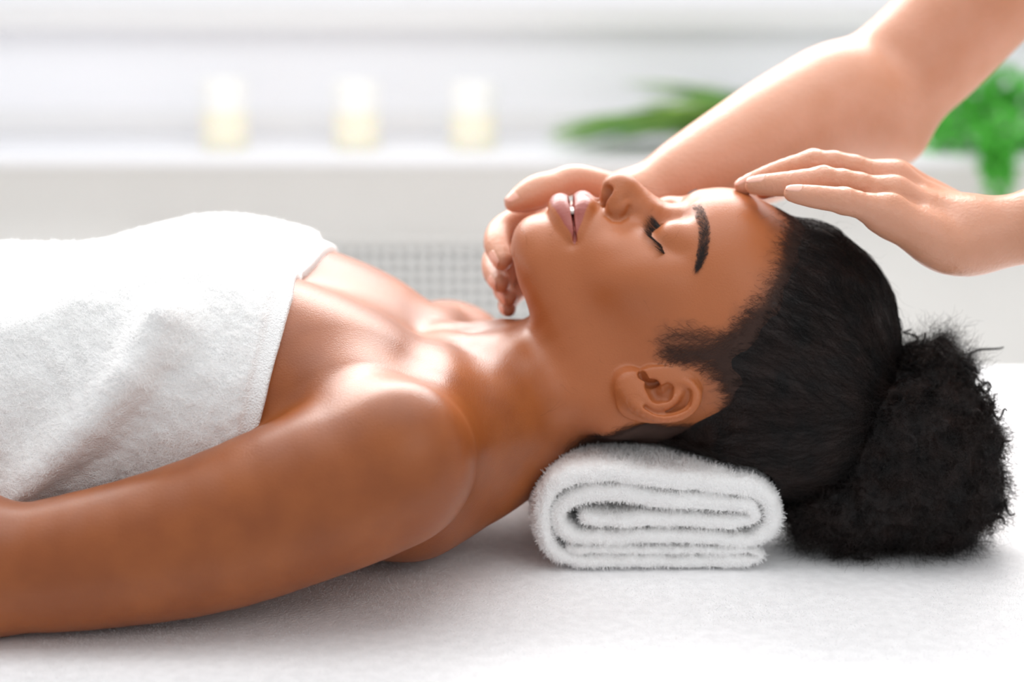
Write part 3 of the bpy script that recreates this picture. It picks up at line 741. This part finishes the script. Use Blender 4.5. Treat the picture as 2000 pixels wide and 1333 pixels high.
# ---- towel laid over the chest
ed = [hit(torsoF, *p) for p in ((655, 490), (622, 515), (590, 545), (572, 585), (560, 625), (548, 670), (535, 715), (520, 780), (503, 853), (490, 900))]
ed = np.array(ed); ph = np.arctan2(ed[:, 2]-0.08, -ed[:, 1]); o_ = np.argsort(ph); EP, EX = ph[o_], ed[o_, 0]
EP = np.r_[EP, EP[-1]+0.8, 3.2]; EX = np.r_[EX, EX[-1]-0.005, EX[-1]-0.02]
fold = [hit(torsoF, *p) for p in ((330, 640), (270, 735), (200, 815), (120, 885), (40, 950), (-40, 1010))]
vall = [hit(torsoF, *p) for p in ((330, 735), (270, 810), (200, 880), (130, 930), (60, 985), (-10, 1040))]
fold2 = [hit(torsoF, *p) for p in ((160, 600), (80, 640), (-20, 650), (-90, 660))]
tw = Field()
def poly_e(P, A):
    m = None
    for a_, b_ in zip(A[:-1], A[1:]):
        ab = b_-a_; t = np.clip(((P-a_)@ab)/(ab@ab), 0, 1); q = P-a_-t[:, None]*ab; e = (q*q).sum(1); m = e if m is None else np.minimum(m, e)
    return m
def tof(P, d):
    e = torsoF(P, margin=0.02).astype(float); x, y, z = P[:, 0], P[:, 1], P[:, 2]
    pe = lambda A: np.maximum(poly_e(P, A)-np.maximum(e, 0)**2, 0)
    lift = 0.022*np.exp(-pe(fold)/0.016**2)+0.005*np.exp(-pe(fold2)/0.018**2)-0.0045*np.exp(-pe(vall)/0.008**2)
    cut = x-np.interp(np.arctan2(z-0.08, -y), EP, EX)
    hem = np.clip((cut+0.0125)/0.003, 0, 1)
    n = vnoise(P, 35)*0.0012+(vnoise(P, 160)*0.0008+vnoise(P, 330)*0.0005)*(1-hem)
    th = 0.0068+lift+n-0.0022*hem
    o = np.maximum(e-th, -(e+0.0015))
    o = np.maximum(o, cut)
    return np.maximum(o, 0.002-z).astype(F32)
tw.custom((-0.60, -0.22, 0.0), (-0.05, 0.22, 0.27), tof)
tvv, tqq = surface(tw, (-0.56, -0.20, 0.0), (-0.07, 0.20, 0.26), 0.0019, thr=2.4)
towel = tag(make_mesh('bath_towel', tvv, tqq, M['terry']), 'white terry towel wrapped over the lying woman\'s chest and belly', 'towel')
notedge = lambda P, N: (P[:, 0] > -0.40) & (N[:, 2] > -0.3) & (P[:, 1] < 0.12) & ((P[:, 0]-np.interp(np.arctan2(P[:, 2]-0.08, -P[:, 1]), EP, EX)) < -0.0125)
fuzz('terry_pile', tvv, tqq, 130000, 0.0024, 0.00020, towel, M['fibre'], 31, keep=notedge)
# ---- folded towel under the head: one long cloth folded over itself, seen end-on
Z_ = [(380, 728, 26), (900, 733, 28), (1400, 735, 26), (1585, 742, 24), (1622, 772, 24), (1560, 808, 38), (1200, 818, 40), (800, 808, 42), (420, 800, 42), (270, 740, 46), (205, 600, 52), (205, 420, 58), (290, 290, 62), (520, 235, 60), (1000, 268, 62),
      (1420, 305, 60), (1620, 350, 60), (1700, 450, 55), (1700, 570, 52), (1590, 655, 46), (1300, 650, 44), (900, 640, 44), (560, 655, 46), (390, 640, 46), (305, 560, 46), (310, 470, 48), (430, 390, 52), (640, 362, 54), (1000, 402, 56), (1400, 425, 50), (1570, 455, 44),
      (1590, 510, 38), (1480, 542, 42), (1200, 535, 44), (900, 530, 44), (640, 545, 42), (480, 525, 38)]
FY = -0.088
rp = np.array([W(1000+a*0.3, 860+b*0.3, FY) for a, b, c in Z_]); rr_ = np.array([c*0.3*0.000322*1.10 for *_, c in Z_])
cc = np.r_[0, np.cumsum(np.linalg.norm(np.diff(rp, axis=0), axis=1))]; tt = np.linspace(0, cc[-1], 190)
rx, rz, rd = (interp(tt, cc, v) for v in (rp[:, 0], rp[:, 2], rr_))
rz = rz+np.maximum(0, 0.0012+rd-rz)
roll = Field()
def rollf(P, d):
    x = P[:, 0]+vnoise(P*np.array([0, 1, 0])+3, 30)*0.0008; z = P[:, 2]+vnoise(P*np.array([0.3, 1, 0.3]), 40)*0.0006
    m = np.full(len(P), 9.0)
    for i in range(len(tt)-1):
        ax, az = rx[i], rz[i]; bx, bz = rx[i+1]-ax, rz[i+1]-az
        t = np.clip(((x-ax)*bx+(z-az)*bz)/(bx*bx+bz*bz), 0, 1)
        e = np.hypot(x-ax-t*bx, z-az-t*bz)-(rd[i]+(rd[i+1]-rd[i])*t)
        m = np.minimum(m, e)
    m = m-vnoise(P, 200)*0.0009-vnoise(P, 520)*0.0005
    face = FY+vnoise(P*np.array([1, 0, 1]), 90)*0.0014-P[:, 1]; back = P[:, 1]-0.14
    o = -smin(-m, -np.maximum(face, back), 0.008)
    c_ = np.nonzero((P[:, 2] > 0.008) & (np.abs(o) < 0.02))[0]
    if len(c_): o[c_] = np.maximum(o[c_], -(np.minimum(body(P[c_]), hairF(P[c_]))-0.0008))
    return np.maximum(o, 0.0012-P[:, 2]).astype(F32)
roll.custom((-0.02, -0.12, -0.01), (0.22, 0.16, 0.10), rollf)
rv, rq = surface(roll, (-0.005, -0.10, -0.005), (0.195, 0.15, 0.090), 0.0013)
rolled = tag(make_mesh('folded_towel', rv, rq, M['terry']), 'small white terry towel folded into a thick pad under the neck', 'towel')
fuzz('terry_pile', rv, rq, 75000, 0.0023, 0.00021, rolled, M['fibre'], 41, tilt=0.55, keep=lambda P, N: P[:, 1] < 0.0)
# blanket over the hips and legs, below the picture's left edge
blF = Field()
blF.ell((-0.62, 0, 0.06), (0.20, 0.20, 0.185), None, 0.0)
blF.cone((-0.66, -0.075, 0.085), (-1.28, -0.065, 0.060), 0.105, 0.058, 0.08); blF.cone((-0.66, 0.075, 0.085), (-1.28, 0.065, 0.060), 0.105, 0.058, 0.08)
blF.cone((-1.29, -0.065, 0.06), (-1.30, -0.07, 0.16), 0.050, 0.040, 0.04); blF.cone((-1.29, 0.065, 0.06), (-1.30, 0.07, 0.16), 0.050, 0.040, 0.04)
blF.ell((-0.50, 0, 0.10), (0.10, 0.235, 0.150), None, 0.05)
blF.custom((-1.6, -0.5, -0.1), (-0.3, 0.5, 0.5), lambda P, d: np.maximum(np.maximum(d-vnoise(P, 12)*0.004-vnoise(P, 30)*0.002, P[:, 0]+0.43), np.maximum(0.001-P[:, 2], 0.0012-np.minimum(tw(P), body(P)))).astype(F32))
lv, lq = surface(blF, (-1.38, -0.28, -0.005), (-0.40, 0.28, 0.30), 0.005)
tag(make_mesh('blanket', lv, lq, M['plush']), 'white blanket over the lying woman\'s hips and legs, beyond the towel', 'blanket')
print('TOWELS', time.time()-T0)
# ================================================================== the room
def struct(o, label=None): o['kind'] = 'structure'; return o
YW = 1.62
struct(box('floor', (-3.2, -2.6, -0.76), (3.2, 1.75, -0.72), M['floor']))
wb = struct(box('wall_back', (-3.2, YW, -0.72), (3.2, 1.80, 0.045), M['wall']))
box('upper_wall', (-3.2, 1.79, 1.25), (3.2, 1.86, 2.1), M['wall'], wb)
box('left_pier', (-3.2, 1.79, 0.045), (-2.2, 1.86, 1.25), M['wall'], wb); box('right_pier', (2.2, 1.79, 0.045), (3.2, 1.86, 1.25), M['wall'], wb)
struct(box('wall_left', (-3.25, -2.6, -0.72), (-3.2, 1.86, 2.1), M['wall'])); struct(box('wall_right', (3.2, -2.6, -0.72), (3.25, 1.86, 2.1), M['wall']))
wn = bpy.data.objects.new('window_1', None); C.objects.link(wn); wn.location = (0, 1.80, 0.06); wn['kind'] = 'structure'
def rail(n, lo, hi, b=0.006): return box(n, lo, hi, M['frame'], wn, b)
rail('frame_rail', (-2.2, 1.765, 0.060), (2.2, 1.83, 0.098)); rail('frame_rail', (-2.2, 1.765, 0.222), (2.2, 1.83, 0.262)); rail('frame_rail', (-2.2, 1.765, 1.20), (2.2, 1.83, 1.25))
for x in (-2.2, -1.32, 1.28, 2.15): rail('frame_post', (x, 1.77, 0.098), (x+0.05, 1.83, 1.20))
box('frosted_pane', (-2.15, 1.795, 0.098), (2.15, 1.803, 0.222), M['frost'], wn); box('frosted_pane', (-2.15, 1.795, 0.262), (2.15, 1.803, 1.20), M['frost'], wn)
sill = struct(box('trim_1', (-2.6, 1.52, 0.045), (2.6, 1.80, 0.060), M['sill'], None, 0.004))
# radiator cover with a pierced sheet
rc = thing('radiator_cover', 'white pierced radiator grille below the window sill', 'radiator', (-0.12, YW, -0.72))
x0, x1, z0, z1 = -0.52, 0.20, -0.66, -0.083
rcb = box('back_panel', (x0, YW-0.012, z0), (x1, YW-0.004, z1), M['grille_back'], rc)
pit = 0.0180; nx, nz = int((x1-x0)/pit), int((z1-z0)/pit); pv, pf_ = [], []
for i in range(nx):
    for j in range(nz):
        cx, cz = x0+(i+0.5)*pit, z0+(j+0.5)*pit; b = len(pv)
        for k in range(8):
            a_ = math.pi/4*k; s_ = max(abs(math.cos(a_)), abs(math.sin(a_)))
            for yy in (YW-0.022, YW-0.019):
                pv.append((cx+math.cos(a_)/s_*pit/2, yy, cz+math.sin(a_)/s_*pit/2)); pv.append((cx+math.cos(a_)*pit*0.36, yy, cz+math.sin(a_)*pit*0.36))
        for k in range(8):
            q = b+k*4; q2 = b+((k+1) % 8)*4
            pf_ += [(q, q2, q2+1, q+1), (q+1, q2+1, q2+3, q+3)]
make_mesh('pierced_sheet', np.array(pv), np.array(pf_), M['grille'], rc, smooth=False)
for lo, hi in (((x0-0.03, YW-0.03, z0-0.03), (x0, YW-0.002, z1+0.012)), ((x1, YW-0.03, z0-0.03), (x1+0.03, YW-0.002, z1+0.012)), ((x0, YW-0.03, z0-0.03), (x1, YW-0.002, z0)), ((x0, YW-0.026, z1), (x1, YW-0.002, z1+0.006))):
    box('cover_frame', lo, hi, M['wall'], rc, 0.002)
# candles
def lathe(name, prof_, mt, loc, parent, n=40):
    v, f = [], []
    for (rr, zz) in prof_:
        for k in range(n): v.append((loc[0]+rr*math.cos(2*math.pi*k/n), loc[1]+rr*math.sin(2*math.pi*k/n), loc[2]+zz))
    for i in range(len(prof_)-1):
        for k in range(n): a_ = i*n+k; b_ = i*n+(k+1) % n; f.append((a_, b_, b_+n, a_+n))
    return make_mesh(name, np.array(v), np.array(f), mt, parent)
for (px, h_, lab) in ((440, 0.102, 'cream pillar candle on the window sill, farthest from the woman\'s face'), (697, 0.099, 'cream pillar candle on the sill, middle one of the three'), (924, 0.096, 'cream pillar candle on the sill, nearest to the green plants')):
    p_ = W(px, 288, 1.62); l_ = (p_[0], 1.62, 0.060)
    t_ = thing('candle', lab, 'candle', l_, 'candles on the window sill'); R_ = 0.0350
    lathe('wax', [(0.0005, 0.001), (R_-0.002, 0.001), (R_-0.0005, 0.003), (R_-0.0005, h_*0.70), (R_-0.004, h_*0.705), (0.0005, h_*0.69)], M['wax'], l_, t_)
    lathe('candle_rim', [(R_-0.0004, h_*0.55), (R_, h_*0.60), (R_+0.0005, h_-0.004), (R_-0.0005, h_), (R_-0.0035, h_-0.002), (R_-0.005, h_*0.74), (R_-0.006, h_*0.69)], M['rim'], l_, t_)
    lathe('wick', [(0.0001, h_*0.69), (0.0009, h_*0.69), (0.0008, h_*0.84), (0.0001, h_*0.845)], M['wick'], l_, t_, 8)
# plants
def leaf_mesh(name, base, dirv, length, width, droop, mt, parent, rs, seg=9):
    d = np.asarray(dirv, float); d /= np.linalg.norm(d); sd = np.cross(d, (0, 0, 1.0)); sd /= np.linalg.norm(sd)+1e-9
    sd = sd*math.cos(rs)+np.cross(sd, d)*math.sin(rs); v, f = [], []
    up = np.cross(sd, d)
    for i in range(seg+1):
        t = i/seg; c = np.asarray(base)+d*length*t+np.array([0, 0, -droop*length*t*t])
        w_ = width*math.sin(math.pi*min(1, 0.08+0.92*t)**0.8)*(1-0.3*t)+0.0004
        v += [c-sd*w_+up*w_*0.25, c, c+sd*w_+up*w_*0.25, c-up*0.0005]
        if i:
            a_ = (i-1)*4; f += [(a_, a_+1, a_+5, a_+4), (a_+1, a_+2, a_+6, a_+5), (a_+2, a_+3, a_+7, a_+6), (a_+3, a_, a_+4, a_+7)]
    return make_mesh(name, np.array(v), np.array(f), mt, parent)
rl = random.Random(5)
gp = W(1520, 262, 1.60); gp[2] = 0.060
gr = thing('potted_grass', 'potted grassy plant with long arching blades, behind the raised forearm', 'plant', gp)
lathe('pot', [(0.001, 0.001), (0.035, 0.001), (0.045, 0.055), (0.047, 0.062), (0.042, 0.062), (0.040, 0.050), (0.001, 0.048)], M['pot'], gp, gr)
for i in range(165):
    tx, ty = (rl.uniform(1060, 1420), rl.uniform(238, 292)) if i < 130 else ((rl.uniform(1215, 1420), rl.uniform(160, 235)) if i < 148 else (rl.uniform(1420, 1680), rl.uniform(150, 230)))
    if i < 6: tx, ty = 1215+i*26, 158+i*15
    if 6 <= i < 16: tx, ty = rl.uniform(1055, 1150), rl.uniform(268, 292)
    b_ = gp+np.array([rl.uniform(-0.02, 0.02), rl.uniform(-0.02, 0.02), 0.05]); e_ = W(tx, ty, 1.60+rl.uniform(-0.12, 0.10)); e_[2] = max(e_[2], 0.072)
    dv = e_-b_; ln = np.linalg.norm(dv); dr = rl.uniform(0.04, 0.20); e2 = e_+np.array([0, 0, dr*ln])
    leaf_mesh('leaf', b_, e2-b_, np.linalg.norm(e2-b_), rl.uniform(0.0060, 0.0105), dr, M[rl.choice(('leaf_a', 'leaf_a', 'leaf_b', 'leaf_c'))], gr, rl.uniform(-1, 1))
bp = W(1960, 285, 1.62); bp[2] = 0.060
bu = thing('trailing_plant', 'bushy bright green plant trailing over the sill at the right edge', 'plant', bp)
lathe('pot', [(0.001, 0.001), (0.040, 0.001), (0.052, 0.045), (0.054, 0.052), (0.049, 0.052), (0.047, 0.042), (0.001, 0.040)], M['pot'], bp, bu)
def clump(name, centres, n, size, mts, parent, seed):
    r = np.random.default_rng(seed); v, f = [], []
    for c, rad_ in centres:
        for _ in range(int(n*rad_[0]*rad_[2]/0.004)):
            u = r.normal(size=3); u /= np.linalg.norm(u); p = np.array(c)+u*np.array(rad_)*(r.random()**0.4)
            d = u*0.6+r.normal(0, 0.5, 3); d /= np.linalg.norm(d); s_ = np.cross(d, r.normal(size=3)); s_ /= np.linalg.norm(s_); L_ = size*(0.6+0.8*r.random()); b = len(v); up = np.cross(s_, d)
            v += [p, p+d*L_*0.5+s_*L_*0.38, p+d*L_, p+d*L_*0.5-s_*L_*0.38, p+d*L_*0.5+up*0.0012]
            f += [(b, b+1, b+4, b+4), (b+1, b+2, b+4, b+4), (b+2, b+3, b+4, b+4), (b+3, b, b+4, b+4)]
    f = np.array(f)[:, :3]
    o = make_mesh(name, np.array(v), f, mts, parent, smooth=False); o['kind'] = 'stuff'; return o
cA = []
for px, py, yy, rx_, rz_ in ((1850, 215, 1.62, 0.050, 0.040), (1905, 200, 1.60, 0.055, 0.045), (1960, 205, 1.62, 0.06, 0.045), (2020, 225, 1.62, 0.06, 0.05), (1880, 255, 1.57, 0.055, 0.032), (1950, 262, 1.54, 0.055, 0.035), (2030, 280, 1.55, 0.05, 0.03), (1830, 270, 1.56, 0.03, 0.018)):
    cA.append((W(px, py, yy), (rx_, 0.05, rz_)))
clump('foliage', cA, 260, 0.018, M['leaf_d'], bu, 8)
clump('trailing_stem', [(W(1948, 300, 1.495), (0.026, 0.012, 0.02)), (W(1950, 335, 1.495), (0.020, 0.012, 0.022)), (W(1948, 368, 1.495), (0.018, 0.012, 0.024)), (W(1953, 310, 1.50), (0.02, 0.02, 0.03))], 600, 0.014, M['leaf_d'], bu, 9)
# ================================================================== the masseuse
care = Field()
def fing(F, pts, rad, k=0.006): F.chain([W(a, b, c) for a, b, c in pts], rad, k, 0.0, sub=4)
# --- her left hand, palm down over the forehead; nearest finger is the little one
LHF = {
 'little': ([(1735, 420, -0.052), (1650, 393, -0.060), (1594, 385, -0.061), (1548, 378, -0.058)], [0.0105, 0.0080, 0.0072, 0.0056]),
 'ring':   ([(1745, 385, -0.030), (1608, 354, -0.036), (1532, 360, -0.034), (1474, 362, -0.029)], [0.0108, 0.0088, 0.0078, 0.0062]),
 'middle': ([(1745, 355, -0.008), (1588, 320, -0.010), (1512, 341, -0.008), (1453, 364, -0.004)], [0.0108, 0.0085, 0.0076, 0.0062]),
 'index':  ([(1748, 350, 0.014), (1610, 332, 0.016), (1545, 352, 0.016), (1492, 372, 0.016)], [0.0108, 0.0085, 0.0074, 0.0062]),
}
for f_, (p_, r_) in LHF.items(): fing(care, p_, r_)
for p_, r_ in (((1650, 393, -0.060), 0.0083), ((1608, 352, -0.036), 0.0092), ((1588, 318, -0.010), 0.0090)):
    care.ell(W(*p_), (0.0080, r_, r_), None, 0.004)
fing(care, [(1730, 422, -0.050), (1795, 452, -0.050), (1855, 480, -0.046), (1900, 462, -0.036)], [0.0112, 0.0145, 0.0165, 0.0185], 0.012)
fing(care, [(1745, 388, -0.030), (1810, 415, -0.030), (1900, 455, -0.028)], [0.0112, 0.0135, 0.0180], 0.012)
fing(care, [(1745, 358, -0.008), (1820, 400, -0.010), (1900, 450, -0.015)], [0.0112, 0.0130, 0.0170], 0.012)
fing(care, [(1748, 352, 0.014), (1830, 395, 0.010), (1905, 450, -0.005)], [0.0112, 0.0130, 0.0160], 0.012)
care.ell(W(1845, 480, -0.042), (0.026, 0.013, 0.014), (0, 22, 0), 0.012)
fing(care, [(1880, 455, 0.000), (1800, 425, 0.026), (1740, 402, 0.038), (1690, 385, 0.042)], [0.0150, 0.0115, 0.0095, 0.0075], 0.010)
for p_, r_ in (((1742, 408, -0.050), 0.0105), ((1750, 372, -0.030), 0.0105), ((1750, 345, -0.008), 0.0105)):
    care.bump(W(*p_)+np.array([0, -0.002, 0.008]), 0.008, 0.0016)
for (px_, py_, yy_), (dx_, dy_) in (((1650, 385, -0.066), (0, 1)), ((1606, 345, -0.043), (0, 1)), ((1588, 311, -0.016), (0, 1)), ((1594, 378, -0.066), (0, 1)), ((1533, 353, -0.040), (0, 1))):
    for o_ in (-7, -2, 3, 8):
        care.groove([W(px_+o_, py_-9, yy_+0.004)+np.array([0, 0, 0.004]), W(px_+o_+1, py_+2, yy_-0.003), W(px_+o_, py_+14, yy_-0.002)], 0.0006, -0.00035)
# tendons and web dips on the back of the hand
care.groove([W(1720, 352, -0.022)+np.array([0, 0, 0.006]), W(1790, 378, -0.022)+np.array([0, 0, 0.009])], 0.005, -0.0015)
care.groove([W(1725, 396, -0.044)+np.array([0, 0, 0.006]), W(1790, 418, -0.044)+np.array([0, 0, 0.008])], 0.005, -0.0015)
# left forearm to the shoulder, out of the picture
LA = [W(1895, 458, -0.028), W(1925, 459, -0.029), W(2000, 445, -0.032), W(2120, 405, -0.040), (0.50, -0.115, 0.300), (0.565, -0.165, 0.345), (0.600, -0.175, 0.43), (0.655, -0.165, 0.545)]
care.chain(LA, [0.0200, 0.0198, 0.0215, 0.027, 0.036, 0.040, 0.042, 0.050], 0.016, 0, sub=5)
# --- her right arm, reaching over to cup the far side of the chin
RHF = {
 'thumb': ([(1225, 392, 0.098), (1165, 362, 0.078), (1118, 352, 0.066), (1085, 362, 0.058), (1050, 376, 0.050), (1028, 386, 0.045), (1002, 397, 0.040)], [0.0150, 0.0112, 0.0104, 0.0100, 0.0118, 0.0100, 0.0060]),
 'index': ([(1075, 440, 0.080), (1015, 432, 0.066), (978, 450, 0.052), (970, 478, 0.034), (981, 508, 0.018)], [0.0110, 0.0098, 0.0086, 0.0086, 0.0072]),
 'middle': ([(1065, 478, 0.090), (1000, 478, 0.080), (966, 504, 0.062), (965, 530, 0.044), (977, 552, 0.026)], [0.0110, 0.0095, 0.0080, 0.0078, 0.0070]),
 'ring': ([(1062, 512, 0.090), (1008, 524, 0.082), (984, 545, 0.066), (983, 566, 0.050), (994, 581, 0.034)], [0.0108, 0.0090, 0.0076, 0.0070, 0.0062]),
 'little': ([(1065, 545, 0.085), (1022, 560, 0.080), (1000, 580, 0.066), (990, 596, 0.054), (993, 605, 0.044)], [0.0100, 0.0080, 0.0066, 0.0060, 0.0052]),
}
for f_, (p_, r_) in RHF.items(): fing(care, p_, r_, 0.0012)
for a_ in ((1075, 440, 0.080), (1065, 478, 0.085), (1062, 512, 0.085), (1065, 545, 0.080)):
    care.chain([W(*a_), W(1150, 0.5*a_[1]+210, 0.100), W(1220, 412, 0.105)], [0.0112, 0.0150, 0.0180], 0.012, 0, sub=4)
RA = [W(1215, 412, 0.102), W(1275, 392, 0.108), W(1350, 353, 0.118), W(1440, 308, 0.135), W(1530, 262, 0.155), W(1620, 214, 0.175), W(1725, 168, 0.200), W(1800, 110, 0.205), W(1880, 30, 0.205), W(2000, -90, 0.200), (0.52, 0.190, 0.500), (0.640, 0.155, 0.545)]
care.chain(RA, [0.0205, 0.0235, 0.0305, 0.0370, 0.0425, 0.0440, 0.0420, 0.0430, 0.0440, 0.0450, 0.048, 0.052], 0.016, 0, sub=5)
care.ell(W(1690, 225, 0.185), (0.050, 0.036, 0.030), (0, 35, 0), 0.03)
care.bump(W(1745, 100, 0.165), (0.018, 0.03, 0.018), -0.0025)
# neck, head and chest above the picture
care.cone((0.665, -0.11, 0.555), (0.665, 0.12, 0.555), 0.055, 0.055, 0.04)
care.ell((0.71, 0.0, 0.43), (0.095, 0.150, 0.160), (0, -12, 0), 0.04)
care.ell((0.78, 0.0, 0.22), (0.085, 0.125, 0.140), (0, -14, 0), 0.05)
care.ell((0.80, 0.0, 0.05), (0.10, 0.165, 0.140), None, 0.05)
care.cone((0.655, 0.0, 0.58), (0.615, 0.0, 0.68), 0.050, 0.046, 0.03)
care.ell((0.575, 0.0, 0.755), (0.095, 0.072, 0.100), (0, 20, 0), 0.02)
care.ell((0.530, 0.0, 0.705), (0.055, 0.052, 0.060), (0, 20, 0), 0.03)
care.cone((0.475, 0, 0.735), (0.466, 0, 0.712), 0.009, 0.012, 0.008)
for s in (-1, 1):
    care.ell((0.562, s*0.074, 0.735), (0.014, 0.008, 0.028), (0, 20, 0), 0.006)
    care.cone((0.82, s*0.09, 0.0), (0.84, s*0.10, -0.50), 0.085, 0.060, 0.03)
    care.cone((0.84, s*0.10, -0.50), (0.86, s*0.10, -0.66), 0.058, 0.045, 0.02)
    care.cone((0.86, s*0.10, -0.685), (0.76, s*0.10, -0.695), 0.032, 0.024, 0.02)
t1 = time.time()
cv, cq = surface(care, (-0.08, -0.25, -0.72), (1.0, 0.30, 0.90), 0.0034)
for hh in (0.0034, 0.0017):
    p = PX(cv); m = ((cv[:, 0] < 0.12) | ((cv[:, 0] < 0.36) & (cv[:, 1] < 0.06))) & (cv[:, 2] > 0.12)
    if hh < 0.002: m = ((cv[:, 0] < 0.09) & (cv[:, 1] < 0.095) | ((cv[:, 0] < 0.31) & (cv[:, 1] < 0.0))) & (cv[:, 2] > 0.12)
    cv, cq = refine(care, cv, cq, m, hh)
masseuse = thing('person', 'fair-skinned masseuse at the head of the bed, hands on chin and forehead', 'person', (0, 0, 0))
make_mesh('body', cv, cq, M['pale_skin'], masseuse)
# finger nails
def nail(name, tip_, back, nrm, wd, ln, r, parent, F, lift=0.00014):
    ax = np.asarray(tip_)-np.asarray(back); ax /= np.linalg.norm(ax); nrm = np.asarray(nrm, float); nrm -= nrm@ax*ax; nrm /= np.linalg.norm(nrm); sd = np.cross(ax, nrm)
    nu, nv = 11, 13; P = []
    c = np.asarray(tip_)
    for i in range(nv):
        v = i/(nv-1)
        for j in range(nu):
            u = -1+2*j/(nu-1)
            wv = math.sqrt(max(0, 1-(max(0, 0.28-v)/0.28)**2*0.85))*math.sqrt(max(0, 1-(max(0, v-0.80)/0.20)**2*0.5))
            a = u*wv*wd/r
            P.append((c+ax*(v-1)*ln+ax*r*0.72, a, v))
    Q = np.array([p_+(nrm*math.cos(a)+sd*math.sin(a))*r*1.4 for p_, a, v in P])
    # drop onto the finger along the inward direction
    C0 = np.array([p_ for p_, a, v in P]); 
    t = np.linspace(0, 1, 60); D0 = np.stack([F(Q+(C0-Q)*x) for x in t]); k_ = np.argmax(D0 < lift, axis=0); k_ = np.where((D0 < lift).any(0), k_, 40)
    S = Q+(C0-Q)*t[k_][:, None]
    vv = np.array([v for *_, v in P]); S = S+ax*0.0008*np.clip((vv-0.8)/0.2, 0, 1)[:, None]
    S2 = S-nrm*0.0007
    n = nu*nv; fc = []
    for i in range(nv-1):
        for j in range(nu-1):
            a = i*nu+j; fc.append((a, a+1, a+nu+1, a+nu)); fc.append((n+a, n+a+nu, n+a+nu+1, n+a+1))
    bd = [j for j in range(nu)]+[i*nu+nu-1 for i in range(1, nv)]+[(nv-1)*nu+j for j in range(nu-2, -1, -1)]+[i*nu for i in range(nv-2, 0, -1)]
    for a, b in zip(bd, bd[1:]+bd[:1]): fc.append((a, a+n, b+n, b))
    make_mesh('fingernail', np.vstack([S, S2]), np.array(fc), M['nail'], parent)
def nl(hand, f_, nrm, wd, ln, k_=1.0):
    p_, r_ = hand[f_]; nail(f_, W(*p_[-1]), W(*p_[-2]), nrm, wd, ln, r_[-1], masseuse, care)
nl(LHF, 'little', (0.1, -0.45, 1), 0.0042, 0.0100); nl(LHF, 'ring', (0.1, -0.30, 1), 0.0052, 0.0125); nl(LHF, 'middle', (0.1, -0.25, 1), 0.0052, 0.0125); nl(LHF, 'index', (0.1, 0, 1), 0.0052, 0.012)
nl(RHF, 'thumb', (-0.45, -0.30, 1.0), 0.0058, 0.0150); nl(RHF, 'index', (-1, 0.1, 0.25), 0.0050, 0.0110); nl(RHF, 'middle', (-1, 0.1, 0.0), 0.0050, 0.0110)
nl(RHF, 'ring', (-1, 0.1, -0.1), 0.0048, 0.0110); nl(RHF, 'little', (-1, 0.1, -0.3), 0.0042, 0.009)
# tunic, as cloth a few millimetres off the body
tun = Field()
def tunf(P, d):
    e = care(P); x, y, z = P[:, 0], P[:, 1], P[:, 2]
    sl = np.maximum(np.abs(y)-0.20, 0)
    cut = np.maximum.reduce([0.575-x, z-0.615, -0.66-z])
    o = e-0.010-vnoise(P, 9)*0.004
    return np.maximum(o, cut).astype(F32)
tun.custom((0.5, -0.30, -0.72), (1.05, 0.30, 0.65), tunf)
tv, tq = surface(tun, (0.54, -0.27, -0.70), (1.0, 0.27, 0.64), 0.006)
make_mesh('tunic', tv, tq, M['cloth'], masseuse)
hF = Field()
def mh(P, d):
    e = care(P); face = (0.545-P[:, 0])+0.35*(0.76-P[:, 2]); return np.maximum(np.maximum(e-0.012, face), 0.66+0.3*(0.6-P[:, 0])-P[:, 2]).astype(F32)
hF.custom((0.4, -0.12, 0.6), (0.75, 0.12, 0.9), mh)
hv2, hq2 = surface(hF, (0.42, -0.11, 0.62), (0.72, 0.11, 0.89), 0.005)
make_mesh('hair', hv2, hq2, M['brown_hair'], masseuse)
print('CARE', len(cv), time.time()-t1)
